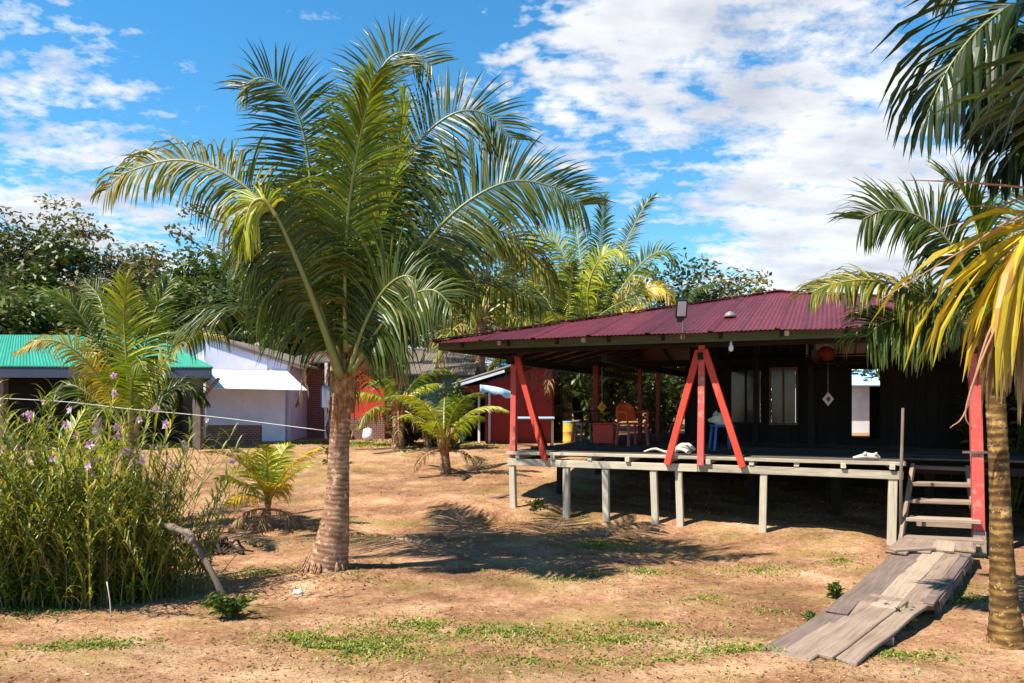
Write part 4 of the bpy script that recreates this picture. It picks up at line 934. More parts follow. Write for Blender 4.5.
# ------------------------------------------------------------------ other buildings
def roofsheet(root, pts, mat, th=.03, nm='roof', rows=None):
    """corrugated quad: pts = eave a, eave b, ridge b, ridge a"""
    a, b_, c, d = [V(p) for p in pts]; n_ = max(8, int((b_ - a).length / .022)); bb = MB(); vs, gs, fs = [], [], []
    for i in range(n_ + 1):
        t = i / n_; e = a.lerp(b_, t); r = d.lerp(c, t); wv = V((0, 0, (0 if nm == 'awning' else .008) * math.cos(i * math.pi / 2)))
        vs += [e + wv, r + wv]; gs += [(0, t * (b_ - a).length, 0), ((r - e).length, t * (b_ - a).length, 0)]
    for i in range(n_): fs.append((2 * i, 2 * i + 2, 2 * i + 3, 2 * i + 1))
    bb.add(vs, fs, gs); o = bb.build(nm, mat, root); m = o.modifiers.new('thick', 'SOLIDIFY'); m.thickness = th; return o
def slab(root, a, c, z0a, z1a, z0c, z1c, th, mat, nm):
    """upright wall from a to c (plan points) with different heights at each end"""
    a = V((a[0], a[1], 0)); c = V((c[0], c[1], 0)); t = (c - a).normalized(); o = V((-t.y, t.x, 0)) * th / 2; b = MB()
    vs = [a - o + V((0, 0, z0a)), c - o + V((0, 0, z0c)), c - o + V((0, 0, z1c)), a - o + V((0, 0, z1a)), a + o + V((0, 0, z0a)), c + o + V((0, 0, z0c)), c + o + V((0, 0, z1c)), a + o + V((0, 0, z1a))]
    b.add(vs, [(0, 1, 2, 3), (7, 6, 5, 4), (0, 4, 5, 1), (1, 5, 6, 2), (2, 6, 7, 3), (3, 7, 4, 0)]); return b.build(nm, mat, root)
def X(px, Y): return (px - 512) * Y / F
# green roofed veranda building
Yg = 19.5; g = thing('green_roof_house', (X(60, Yg), Yg + 3, .9), 'long low house with green metal roof and dark open veranda', 'house')
xr = X(213, Yg); xl = -24.
roofsheet(g, [(xl, Yg, 3.06), (xr, Yg, 2.98), (xr - 3.3, Yg + 3.6, 4.12), (xl, Yg + 3.6, 4.16)], 'greenroof')
roofsheet(g, [(xr, Yg, 2.98), (xr - 2.3, Yg + 5.2, 2.98), (xr - 3.3, Yg + 3.7, 4.12), (xr - 3.3, Yg + 3.6, 4.12)], 'greenroof')
roofsheet(g, [(xr - 2.3, Yg + 5.2, 2.98), (xl, Yg + 7.2, 3.06), (xl, Yg + 3.65, 4.16), (xr - 3.3, Yg + 3.65, 4.12)], 'greenroof')
b = MB(); b.beam((xl, Yg + .05, 2.87), (xr - .05, Yg + .05, 2.82), .05, .26); b.beam((xr - .1, Yg + .1, 2.82), (xr - 2.3, Yg + 5., 2.82), .05, .26); b.build('fascia_board', 'navy', g)
for px in (2, 100, 198):
    x = X(px, Yg + .3); b = MB(); b.beam((x, Yg + .3, gh(x, Yg) - .1), (x, Yg + .3, 2.72), .2, .2, (0, 1, 0)); b.build('veranda_post', 'plankdark', g)
x = X(198, Yg + .3)
for sx in (-1, 1): b = MB(); b.beam((x + sx * .02, Yg + .3, 2.1), (x + sx * .55, Yg + .3, 2.7), .07, .07, (0, 1, 0)); b.build('bracket', 'plankdark', g)
slab(g, (xl, Yg + 3.3), (xr - 3.4, Yg + 3.3), .7, 3.9, .7, 3.9, .12, 'shadewood', 'wall'); slab(g, (xr - 3.4, Yg + 3.3), (xr - 2.2, Yg + 3.3), .7, 3.05, .7, 3.0, .12, 'shadewood', 'wall'); slab(g, (xr - 2.4, Yg + 3.4), (xr - 2.6, Yg + 5), .7, 3.1, .7, 2.9, .12, 'shadewood', 'wall')
b = MB(); b.beam((xl, Yg + 1.75, .92), (xr - 1.6, Yg + 1.75, .92), 3., .1); b.build('veranda_floor', 'shadewood', g)
# white and lilac house
Yw = 22.; wh = thing('lilac_house', (X(250, Yw), Yw + 2, .95), 'lilac house with white awning and brick base beside the green roofed house', 'house')
xa, xb = X(207, Yw), X(290, Yw); gz = .75
za, zb = 2 + (405 - 337) * Yw / F, 2 + (405 - 363) * Yw / F
xm = X(268, Yw)
slab(wh, (xa, Yw), (xm, Yw), 1.42, za, 1.42, za - (za - zb) * .76, .14, 'lilac', 'wall')
slab(wh, (xa, Yw - .012), (X(262, Yw), Yw - .012), gz, 1.418, gz, 1.418, .17, 'brick', 'brick_base')
slab(wh, (X(263, Yw), Yw - .055), (X(286, Yw), Yw - .055), gz, 2.5, gz, 2.5, .1, 'lilac', 'door')
slab(wh, (xm, Yw + .0), (xb, Yw + .0), 2.5, za - (za - zb) * .74, 2.5, zb + .1, .08, 'lilac', 'wall')
slab(wh, (xa, Yw + .1), (xa, Yw + 6), gz, za, gz, za, .14, 'white', 'wall'); slab(wh, (xb - .1, Yw + .1), (xb - .1, Yw + 6), gz, zb, gz, zb, .14, 'lilac', 'wall'); slab(wh, (xa, Yw + 6), (xb, Yw + 6), gz, za, gz, zb, .14, 'lilac', 'wall')
roofsheet(wh, [(xb + .5, Yw - .15, zb - .08), (xb + .5, Yw + 6.3, zb - .08), (xa - .1, Yw + 6.3, za + .1), (xa - .1, Yw - .15, za + .1)], 'brownroof', .05)
b = MB(); b.beam((xa, Yw - .13, za + .02), (xb + .45, Yw - .13, zb - .15), .05, .12); b.build('barge_board', 'plankdark', wh)
ya = Yw - 1.5
aw = roofsheet(wh, [(X(213, ya), ya, 2 + (405 - 388) * ya / F), (X(307, ya), ya, 2 + (405 - 390) * ya / F), (X(288, Yw), Yw - .1, 2.98), (X(205, Yw), Yw - .1, 3.02)], 'whiteroof', .02, 'awning')
for px in (303,): b = MB(); b.beam((X(px, ya), ya + .05, 2.40), (X(px - 6, Yw), Yw - .1, 1.95), .05, .05); b.build('awning_strut', 'plankdark', aw)
# white gable sheet between the two houses
gw = thing('gable_house', (X(196, 25), 25, 1), 'white gable end rising behind the green roof', 'house')
slab(gw, (X(150, 25), 25), (X(206, 25), 25), .8, 3.2, .8, 4.4, .1, 'white', 'wall')
roofsheet(gw, [(X(140, 25), 24.8, 3.1), (X(140, 25), 29, 3.1), (X(208, 25), 29, 4.5), (X(208, 25), 24.8, 4.5)], 'greyroof', .04)
slab(gw, (X(206, 25), 25.1), (X(206, 25), 29), .8, 4.3, .8, 4.3, .1, 'white', 'wall')
# brick shack
Yb = 24.; bs = thing('brick_shack', (X(310, Yb), Yb + 2, 1), 'dark brick shack with brown sheet roof left of the coconut trunk', 'shack')
slab(bs, (X(292, Yb), Yb), (X(340, Yb), Yb), .8, 3.25, .8, 3.25, .15, 'brick', 'wall'); slab(bs, (X(292, Yb), Yb + .1), (X(292, Yb), Yb + 4), .8, 3.2, .8, 3.8, .15, 'brick', 'wall'); slab(bs, (X(340, Yb), Yb + .1), (X(340, Yb), Yb + 4), .8, 3.2, .8, 3.8, .15, 'brick', 'wall'); slab(bs, (X(292, Yb), Yb + 4), (X(340, Yb), Yb + 4), .8, 3.8, .8, 3.8, .15, 'brick', 'wall')
roofsheet(bs, [(X(276, Yb), Yb - .9, 3.28), (X(345, Yb), Yb - .9, 3.34), (X(345, Yb), Yb + 4.3, 4.1), (X(284, Yb), Yb + 4.3, 4.0)], 'brownroof', .05)
b = MB(); b.beam((X(297, Yb), Yb - .1, .8), (X(297, Yb), Yb - .1, 3.2), .5, .05, (0, 1, 0)); b.build('door', 'shadewood', bs)
b = MB(); b.beam((X(333, Yb), Yb - .85, .9), (X(333, Yb), Yb - .85, 3.28), .09, .09, (0, 1, 0)); b.build('veranda_post', 'whiteroof', bs)
# red hut
Yh = 23.; rh = thing('red_hut', (X(372, Yh), Yh + 1.5, 1), 'orange red hut with brick base directly behind the coconut trunk', 'hut')
slab(rh, (X(346, Yh), Yh), (X(385, Yh), Yh), 1.62, 3.9, 1.62, 3.3, .12, 'redwall', 'wall'); slab(rh, (X(346, Yh), Yh - .01), (X(385, Yh), Yh - .01), .7, 1.618, .7, 1.618, .14, 'brick', 'brick_base')
slab(rh, (X(346, Yh), Yh + .08), (X(346, Yh), Yh + 4), .8, 3.8, .8, 3.8, .12, 'redwall', 'wall'); slab(rh, (X(385, Yh) - .06, Yh + .08), (X(385, Yh) - .06, Yh + 4), .8, 3.2, .8, 3.2, .12, 'redwall', 'wall')
roofsheet(rh, [(X(394, Yh), Yh - .4, 3.25), (X(394, Yh), Yh + 4.2, 3.25), (X(342, Yh), Yh + 4.2, 4.1), (X(342, Yh), Yh - .4, 4.1)], 'brownroof', .05)
q = V((X(368, 22.3), 22.3, gh(X(368, 22.3), 22.3)))
lump(q + V((0, 0, .16)), .15, .15, .22, 'cloth', 'sack', 'small white sack standing against the brick base of the red hut', 'sack', 7, 2, amp=.35)
# faded teal house
Yt = 25.; th = thing('teal_house', (X(420, Yt), Yt + 2, 1), 'faded teal house half hidden behind the short palms', 'house')
slab(th, (X(388, Yt), Yt), (X(470, Yt), Yt), .8, 3.0, .8, 3.0, .12, 'teal', 'wall'); slab(th, (X(388, Yt), Yt + .08), (X(388, Yt), Yt + 4), .8, 3.0, .8, 3., .12, 'teal', 'wall'); slab(th, (X(470, Yt), Yt + .08), (X(470, Yt), Yt + 4), .8, 3.0, .8, 3., .12, 'teal', 'wall')
b = MB(); b.beam((X(418, Yt), Yt - .08, 1.75), (X(432, Yt), Yt - .08, 1.75), .05, .8); b.build('window', 'bluepale', th)
b = MB(); b.beam((X(420, Yt), Yt - .07, 1.1), (X(440, Yt), Yt - .07, 1.1), .05, .35); b.build('low_panel', 'orange', th)
roofsheet(th, [(X(380, Yt), Yt - .8, 3.0), (X(476, Yt), Yt - .8, 3.0), (X(476, Yt), Yt + 4.3, 4.2), (X(380, Yt), Yt + 4.3, 4.2)], 'brownroof', .05)
# red shed with grey roof
Ys = 21.5; rs = thing('red_shed', (X(505, Ys), Ys + 2, .95), 'dark red shed with grey sheet roof and tall dark doorway', 'shed')
slab(rs, (X(485, Ys), Ys), (X(552, Ys), Ys), .75, 2 + (405 - 384) * Ys / F, .75, 2 + (405 - 362) * Ys / F, .12, 'maroonwall', 'wall')
slab(rs, (X(462, Ys), Ys), (X(485, Ys), Ys), 2.35, 2.5, 2.35, 2 + (405 - 384) * Ys / F, .12, 'maroonwall', 'wall')
slab(rs, (X(462, Ys) - .1, Ys + 3.5), (X(552, Ys), Ys + 3.5), .75, 2.5, .75, 3.2, .12, 'shadewood', 'wall')
slab(rs, (X(552, Ys), Ys + .08), (X(552, Ys), Ys + 3.4), .75, 3.1, .75, 3.1, .12, 'maroonwall', 'wall'); slab(rs, (X(462, Ys), Ys + .08), (X(462, Ys), Ys + 3.4), .75, 2.5, .75, 2.5, .12, 'teal', 'wall')
for px in (479, 489.5): b = MB(); b.beam((X(px, Ys), Ys - .09, .85), (X(px, Ys), Ys - .09, 2.36), .06, .05, (0, 1, 0)); b.build('door_frame', 'white', rs)
roofsheet(rs, [(X(454, Ys), Ys - .9, 2.54), (X(454, Ys), Ys + 3.8, 2.54), (X(560, Ys), Ys + 3.8, 3.5), (X(560, Ys), Ys - .9, 3.5)], 'greyroof', .04)
b = MB(); b.beam((X(456, Ys), Ys - .92, 2.50), (X(505, Ys), Ys - .92, 2.92), .03, .07); b.build('barge_board', 'white', rs)
ts = thing('tarp_roof_house', (X(500, 27), 28, 1), 'white roof with a cyan tarp sheet behind the red shed', 'house')
rfz = roofsheet(ts, [(X(440, 26), 26, 3.2), (X(540, 26), 26, 3.3), (X(540, 28), 29, 4.35), (X(480, 28), 29, 4.3)], 'whiteroof', .04)
roofsheet(ts, [(X(490, 26) + .3, 25.98, 3.36), (X(518, 26) + .1, 25.98, 3.38), (X(521, 28) - .1, 28.9, 4.42), (X(497, 28) + .2, 28.9, 4.38)], 'cyan', .02, 'tarp')
slab(ts, (X(445, 26), 26.6), (X(538, 26), 26.6), .8, 3.3, .8, 3.35, .12, 'teal', 'wall')
# blue cloth hung from the shed
a = P(487, 388, 20.4); b = MB(); vs, fs = [], []
for i in range(17):
    t = i / 16; c = P(480 + 38 * t, 388 + 14 * t * (1 - .3 * t) - 3 * math.sin(t * 3.1), 20.4 + .1 * math.sin(t * 9))
    vs += [c + V((0, .03 * math.sin(i), .09)), c + V((0, -.05, -.11 - .03 * math.sin(i * 1.3)))]
for i in range(16): fs.append((2 * i, 2 * i + 2, 2 * i + 3, 2 * i + 1))
b.add(vs, fs); o = b.build('hanging_cloth', 'bluepale', None, smooth=True, loc=a); o.modifiers.new('thick', 'SOLIDIFY').thickness = .01
tag(o, 'pale blue cloth strip hanging in front of the red shed', 'cloth')
# white house seen through the dark room
Yz = 28.; zz_ = thing('white_house', (X(865, Yz), Yz, 1), 'white house with pale blue roof glimpsed through the dark pavilion room', 'house')
slab(zz_, (X(835, Yz), Yz), (X(905, Yz), Yz), .8, 2.75, .8, 2.75, .15, 'white', 'wall')
roofsheet(zz_, [(X(830, Yz), Yz - .5, 2.72), (X(912, Yz), Yz - .5, 2.72), (X(912, Yz), Yz + 3, 3.9), (X(830, Yz), Yz + 3, 3.9)], M['bluepale'], .04)
slab(zz_, (X(835, Yz), Yz + .1), (X(835, Yz), Yz + 4), .8, 2.7, .8, 2.7, .15, 'white', 'wall')

# ------------------------------------------------------------------ trees
def leafy(base, h, rad, label, seed, mat, nleaf=5200, leaf=.3, trunk_r=.2, bare=.35, flat=.8, limbs=9, group='trees behind the houses', clump=.33, lean=0.):
    random.seed(seed); base = V(base); root = thing('broadleaf_tree', base, label, 'tree', group)
    top = base + V((lean, 0, h * .8)); ends = []
    tb_ = MB(); tb_.tube(spline([base - V((0, 0, .3)), base + V((random.uniform(-.2, .2), 0, h * .3)), base.lerp(top, .7) + V((random.uniform(-.4, .4), 0, 0)), top], 14), [trunk_r * (1.15 - .85 * i / 14) for i in range(15)], 8, wob=.1)
    for i in range(limbs):
        t = bare + (1 - bare) * (i + .5) / limbs; s = base.lerp(top, t); a = i * 2.4 + random.uniform(-.4, .4); l = rad * random.uniform(.65, 1.05) * (1 - .35 * max(0, t - .6) / .4)
        e = s + V((math.cos(a) * l, math.sin(a) * l, random.uniform(.15, .6) * l + .1 * h * (1 - t)))
        mid_ = s.lerp(e, .5) + V((0, 0, -.08 * l)); tb_.tube(spline([s, mid_, e], 7), [trunk_r * .42 * (1 - .8 * k / 7) for k in range(8)], 5)
        ends += [(e, 1.), (mid_.lerp(e, .4), .8)]
        for k in range(3):
            a2 = a + random.uniform(-1.1, 1.1); e2 = mid_.lerp(e, random.uniform(.1, .9)) + V((math.cos(a2), math.sin(a2), random.uniform(-.1, .7))) * l * random.uniform(.3, .5)
            tb_.tube([mid_.lerp(e, .3), e2], [trunk_r * .16, .015], 4); ends.append((e2, random.uniform(.5, .95)))
    ends += [(top + V((random.uniform(-.4, .4) * rad, random.uniform(-.4, .4) * rad, random.uniform(0, .2) * h)), .9) for k in range(4)]
    tb_.build('trunk', 'bark', root, smooth=True)
    b = MB(); cr = rad * clump; tot = sum(w for _, w in ends)
    for e, w in ends:
        for k in range(int(nleaf * w / tot)):
            d = V((random.gauss(0, 1), random.gauss(0, 1), random.gauss(0, 1) * flat)); d = d.normalized() * random.random() ** .45 * cr * (.7 + .5 * w)
            p = e + V((d.x, d.y, d.z * flat)); l = leaf * random.uniform(.6, 1.25)
            u = V((random.gauss(0, 1), random.gauss(0, 1), random.gauss(-.3, .6))).normalized(); s_ = u.cross(V((random.gauss(0, .4), random.gauss(0, .4), 1))).normalized() * l * .26
            b.add([p, p + u * l * .5 + s_, p + u * l, p + u * l * .5 - s_], [(0, 1, 2, 3)])
    b.build('crown', mat, root)
def tr(px, py_top, Y, rad, label, seed, mat, **k):
    q = onx(px, Y); leafy(q, (405 - py_top) * Y / F + 2 - q.z, rad, label, seed, mat, **k)
tr(8, 232, 38, 3.6, 'dense dark round tree at the left edge behind the green roof', 1, 'tree1', nleaf=11000, leaf=.36)
tr(48, 196, 44, 4.2, 'thin tall tree with open flat crown behind the dense dark tree', 2, 'tree3', nleaf=3600, leaf=.36, bare=.6, flat=.45, clump=.28, trunk_r=.22)
tr(96, 238, 41, 4.3, 'airy grey green tree right of the tall thin tree', 3, 'tree3', nleaf=8000, leaf=.34, clump=.26)
tr(20, 300, 31, 3.4, 'low leafy tree growing just behind the green roof left end', 4, 'tree2', nleaf=9000, leaf=.3)
tr(85, 305, 31, 3.3, 'low brown tinged tree growing just behind the green roof middle', 5, 'tree3', nleaf=9000, leaf=.3, bare=.15)
tr(165, 290, 33, 3.0, 'bright small tree behind the white gable end', 6, 'tree2', nleaf=8000, leaf=.3, bare=.15)
tr(215, 268, 32, 3.2, 'full leafy tree directly above the lilac house roof', 7, 'tree2', nleaf=11000, leaf=.34, bare=.12)
tr(272, 275, 31, 3.0, 'dark leafy tree above the brick shack roof', 8, 'tree1', nleaf=10000, leaf=.34, bare=.12)
tr(225, 150, 46, 3.4, 'tall nearly bare tree showing through the coconut palm left fronds', 9, 'tree3', nleaf=900, leaf=.36, bare=.5, clump=.22)
tr(330, 300, 33, 3.2, 'dark tree filling behind the coconut crown base', 10, 'tree1', nleaf=5500, leaf=.34, bare=.12)
tr(405, 300, 33, 3.4, 'olive tree behind the teal house roof', 11, 'tree3', nleaf=5500, leaf=.34, bare=.12)
tr(455, 262, 36, 3.6, 'tall grey green tree between coconut palm and lime palm', 12, 'tree3', nleaf=5000, leaf=.36, bare=.2)
tr(515, 250, 38, 3.6, 'dark tree behind the white and cyan roof', 13, 'tree1', nleaf=5200, leaf=.36, bare=.2)
tr(566, 285, 33, 3.0, 'bushy dark tree seen left of the lime palm', 14, 'tree1', nleaf=5500, leaf=.34, bare=.1)
tr(672, 268, 37, 3.0, 'dark rounded tree just right of the lime palm', 15, 'tree1', nleaf=4600, leaf=.34, bare=.2)
tr(708, 270, 40, 3.0, 'airy small tree above the maroon roof middle', 16, 'tree3', nleaf=2600, leaf=.34, bare=.3)
tr(735, 285, 38, 2.4, 'gold green tree top at the rise of the maroon roof', 17, 'tree4', nleaf=2600, leaf=.32, bare=.2)
tr(600, 330, 32, 3.3, 'low dark tree seen through the open pavilion end', 18, 'tree1', nleaf=6000, leaf=.34, bare=.05)
tr(935, 335, 30, 3.6, 'dark tree behind the pavilion right end', 19, 'tree1', nleaf=5000, leaf=.34, bare=.1)
tr(1010, 330, 24, 3.2, 'dark leafy tree behind the golden trunk palm', 20, 'tree1', nleaf=6000, leaf=.3, bare=.05)
tr(1075, 320, 21, 3.2, 'dark leafy tree past the right end of the pavilion', 21, 'tree1', nleaf=6000, leaf=.3, bare=.05)
# far wood as one mass
random.seed(50); b = MB()
for i in range(15000):
    x = random.uniform(-75, 75); y = 58 + random.uniform(-3, 5); h = 5.2 + 2.2 * noise.noise(V((x * .13, 3, 0))) + 1.2 * noise.noise(V((x * .5, 7, 0)))
    p = V((x, y, .9 + h * random.random() ** .7)); u = V((random.gauss(0, 1), random.gauss(0, 1), random.gauss(0, .6))).normalized() * random.uniform(.5, 1.1); s = u.cross(V((random.gauss(0, .5), random.gauss(0, .5), 1))).normalized() * .36
    b.add([p, p + u * .5 + s, p + u, p + u * .5 - s], [(0, 1, 2, 3)])
tag(b.build('far_woods', 'tree1', None), 'dark far wood closing the view behind houses', 'woods', kind='stuff')

# bushes
def bush(base, h, r, label, seed, mat, n_=900, leaf=.16, wid=.32, group=None, up=.4, name='bush', cat='bush'):
    random.seed(seed); base = V(base); root = thing(name, base, label, cat, group); st_ = MB(); b = MB()
    for k in range(max(5, int(n_ / 60))):
        a = random.uniform(0, 6.28); l = r * random.uniform(.3, 1); e = base + V((math.cos(a) * l, math.sin(a) * l, h * random.uniform(.5, 1))); m_ = base.lerp(e, .5) + V((0, 0, .1 * h))
        st_.tube([base + V((math.cos(a) * .1 * r, math.sin(a) * .1 * r, -.03)), m_, e], [.008 + .01 * h, .006 + .006 * h, .003], 4)
        for j in range(60):
            t = random.random() ** .7; p = (base.lerp(m_, t * 2) if t < .5 else m_.lerp(e, t * 2 - 1)) + V((random.gauss(0, .13) * r, random.gauss(0, .13) * r, random.gauss(0, .08) * h))
            if p.z < base.z + .01: p.z = base.z + .01 + random.random() * .04
            d = V((random.gauss(0, 1), random.gauss(0, 1), random.gauss(up, .6))).normalized(); w = d.cross(V((random.random(), random.random(), random.random() + .3))).normalized()
            b.blade(p, d, w, leaf * random.uniform(.6, 1.2), leaf * wid, .4, 2, 0, prof=(.3, 1, .05))
    st_.build('stem', 'reedstem', root); b.build('foliage', mat, root); return root
bush(onx(408, 20.8), 1.1, .55, 'dark glossy strap leaved plant beside the shaggy short palm', 61, 'tree1', 700, .5, .2, up=1.0, name='strap_plant', cat='plant')
bush(onx(452, 19.8), 1.7, .5, 'dark upright shrub just behind the young palm nearest the stilt deck', 62, 'tree1', 900, .22)
bush(onx(433, 20.5), .7, .4, 'low yellowing shrub in front of the teal house', 63, 'leafmixed', 420, .25, .25)
bush(onx(600, 21.5), 2.2, 1.3, 'tall shadowed shrub behind the deck back posts', 64, 'tree2', 1500, .26)
bush(onx(550, 22.5), 2.4, 1.3, 'wide olive shrub behind the yellow barrel', 65, 'tree3', 1500, .26)
bush(onx(660, 23), 2.4, 1.2, 'dark shrub behind the deck seen left of red tripod', 66, 'tree1', 1400, .26)
bush(onx(330, 17.5), .5, .3, 'small weed clump in the far yard left of the trunk', 67, 'weed', 240, .14)
bush(onx(1010, 13), 2.0, .9, 'dark shrub in the shade behind the golden trunk', 68, 'tree1', 1200, .2)

# ------------------------------------------------------------------ flowering reeds on the left
def blossom_mesh():
    b = MB()
    for k in range(5):
        a = k * 1.2566 + .3; d = V((math.cos(a), -.35, math.sin(a))); b.blade((0, 0, 0), d, V((-math.sin(a), 0, math.cos(a))), .042, .026, .2, 2, 0, prof=(.5, 1, .1))
    b.blade((0, -.004, -.002), V((0, -.7, -.7)), V((1, 0, 0)), .035, .028, .3, 2, .5, 1, (.6, 1, .4)); return b
bo = blossom_mesh().build('blossom', ['petal', 'petalhot'], None)
blm = bo.data; bpy.data.objects.remove(bo)
def reeds(base, r, hmax, ns, label, seed, fl, sparse=1., mat='reed', hmin=.38, lsize=.22):
    random.seed(seed); base = V(base); root = thing('orchid_clump', base, label, 'reed orchid', 'flowering reed clumps'); st_ = MB(); b = MB(); tips = []
    for i in range(ns):
        a = random.uniform(0, 6.28); q = random.random() ** .6 * r; s = base + V((math.cos(a) * q, math.sin(a) * q * .7, 0)); s.z = gh(s.x, s.y) - .02
        h = hmax * (random.uniform(hmin, .82) if random.random() < .78 else random.uniform(.8, 1.22)) * (1 - .25 * (q / r) ** 2); ln = random.uniform(.03, .42) * (.3 + q / r) * (1 if random.random() < .85 else 2.2); a2 = a + random.uniform(-.8, .8)
        e = s + V((math.cos(a2) * ln * h, math.sin(a2) * ln * h, h)); m_ = s.lerp(e, .5) + V((math.cos(a2), math.sin(a2), 0)) * -.06 * h
        cv = spline([s, m_, e], 8); st_.tube(cv, [.0055 - .0004 * k for k in range(9)], 4, caps=False); tips.append(e)
        nl = int(h * 24 * sparse); pa = random.uniform(0, 6.28)
        for k in range(nl):
            t = .03 + .97 * (k + random.random() * .5) / nl; j = min(7, int(t * 8)); p = cv[j].lerp(cv[j + 1], t * 8 - j); aa = pa + (math.pi if k % 2 else 0) + random.uniform(-.5, .5)
            d = V((math.cos(aa), math.sin(aa), random.uniform(.6, 2.2))); b.blade(p, d, V((-math.sin(aa), math.cos(aa), 0)), lsize * random.uniform(.6, 1.2),   .016 * random.uniform(.7, 1.4), .7, 3, .25, prof=(.6, 1, .7, .05))
    st_.build('stem', 'reedstem', root); b.build('foliage', mat, root)
    tall = sorted(tips, key=lambda v: -v.z)[:max(6, int(len(tips) * .3))]
    for k in range(fl):
        e = random.choice(tall); o = bpy.data.objects.new('blossom', blm); COL.objects.link(o); o.parent = root
        o.location = e - base + V((random.uniform(-.03, .03), -.02, random.uniform(-.06, .12))); o.rotation_euler = (random.uniform(-.5, .5), random.uniform(-3, 3), random.uniform(-.9, .9)); sc_ = random.uniform(.75, 1.35); o.scale = (sc_,) * 3
    return root
reeds(onx(-40, 7.7), .75, 1.75, 150, 'yellow green reed orchids running out of the left picture edge', 71, 14)
reeds(onx(28, 7.75), .6, 2.0, 165, 'flowering reed orchids with pink blooms nearest the left edge', 72, 26)
reeds(onx(90, 7.8), .55, 1.95, 170, 'densest dark green reed orchid clump above the white stick', 73, 18)
reeds(onx(135, 8.0), .5, 1.8, 130, 'reed orchid clump with pale blooms in front of young palm', 74, 14)
reeds(onx(172, 8.2), .42, 1.75, 60, 'grey sparse reed orchids at the right end beside the bent log', 75, 7, .7, 'reed')
for k, (px, py, hh) in enumerate(((15, 606, .45), (62, 606, .36), (128, 602, .32))):
    bush(hit(px, py), hh, .3, ('bright low weeds at the foot of the reeds by the left edge', 'bright low weeds under the middle of the reeds', 'low weeds beside the white stick')[k], 80 + k, 'weed', 900, .075, .4, name='weed_plant', cat='weed')
bush(hit(232, 618), .25, .22, 'leafy green weed growing round the foot of the bent log', 85, 'weed', 480, .08, .4, name='weed_plant', cat='weed')
bush(hit(834, 598), .16, .14, 'green weed growing through the left edge of plank walkway', 86, 'weed', 300, .06, .4, name='weed_plant', cat='weed')
bush(hit(905, 628), .16, .22, 'weed growing in the shade right of the walkway', 87, 'weed', 300, .07, .4, name='weed_plant', cat='weed')
bush(hit(815, 622), .08, .12, 'tiny weed left of the walkway beside the dark plank', 88, 'weed', 180, .05, .4, name='weed_plant', cat='weed')
bush(hit(535, 508), .12, .16, 'small weed in front of the leftmost deck stilts', 89, 'weed', 180, .06, .4, name='weed_plant', cat='weed')
# bent log, brush heap, stick, litter
random.seed(12)
YL = 7.35; a = P(228, 602, YL)
b = MB(); b.tube(spline([P(160, 524, YL + .5), P(174, 528, YL + .3), P(187, 535, YL + .2), P(201, 553, YL + .1), P(215, 579, YL), P(229, 606, YL)], 22), [k * .78 for k in [.022, .03, .038, .045, .05, .044, .046, .04, .043, .038, .042, .036, .04, .043, .036, .038, .04, .035, .037, .042, .036, .038, .04]], 11, wob=.42)
b.tube(spline([P(186, 531, YL + .2), P(192, 536, YL + .05), P(190, 544, YL)], 5), .03, 6)
tag(b.build('bent_log', 'greywood', None, smooth=True, loc=a), 'bent grey log leaning out of the right side of the reeds', 'log')
q = hit(212, 552); b = MB()
for i in range(70):
    a = random.uniform(0, 6.28); r = abs(random.gauss(0, .22)); s = q + V((math.cos(a) * r * 1.3, math.sin(a) * r * .7, .02)); a2 = random.uniform(0, 6.28); l = random.uniform(.1, .3); hz = .13 * math.exp(-(r / .25) ** 2)
    b.tube(spline([s, s + V((math.cos(a2) * l * .5, math.sin(a2) * l * .5, .04 + hz)), s + V((math.cos(a2 + .5) * l, math.sin(a2 + .5) * l, .01))], 5), random.uniform(.008, .022), 5)
tag(b.build('brush_pile', 'rootdark', None, loc=q), 'dark low heap of roots on the dirt behind the bent log', 'brush heap')
q = hit(111, 617); b = MB(); b.tube(spline([q - V((0, 0, .03)), q + V((-.01, 0, .15)), q + V((-.05, .02, .33))], 6), .006, 5)
tag(b.build('stick', 'bleach', None, smooth=True, loc=q), 'thin white stick standing in front of the reeds', 'stick')
ff = hit(252, 576); fz = lambda px, py, dz: hit(px, py) + V((0, 0, dz))
fo = thing('fallen_frond', ff, 'small green palm frond fallen on the dirt between log and coconut palm', 'palm frond')
frond(fo, [fz(222, 578, .03), fz(240, 576, .05), fz(256, 574, .05), fz(276, 573, .02)], n=26, leafL=.22, wid=.014, rr=.008, mat='leaf', twist=0, droop=.6, vang=5, name='frond')
q = hit(298, 594); lump(q + V((0, 0, .015)), .05, .04, .03, 'cloth', 'plastic_scrap', 'crumpled white scrap on the dirt left of the coconut palm foot', 'litter', 9, 4, amp=1.)
q = hit(500, 500); b = MB(); b.tube(spline([P(472, 505, q.y), P(484, 500, q.y + .05), P(500, 497, q.y + .1), P(512, 494, q.y + .15)], 8), [.03, .035, .03, .03, .03, .03, .025, .02, .02], 7, wob=.2)
tag(b.build('branch_and_ledge_shadow', 'greywood', None, loc=q), 'strip standing in for the shadow of the soil step left of the deck', 'branch')  # tube added where the soil step casts its shadow
q = hit(575, 519); b = MB(); b.tube([P(690, 527, 12.0), P(720, 520, 12.0)], .03, 7); tag(b.build('branch_and_ledge_shadow', 'wood', None, loc=P(690, 527, 12)), 'pale stick lying under the front of the deck', 'branch')

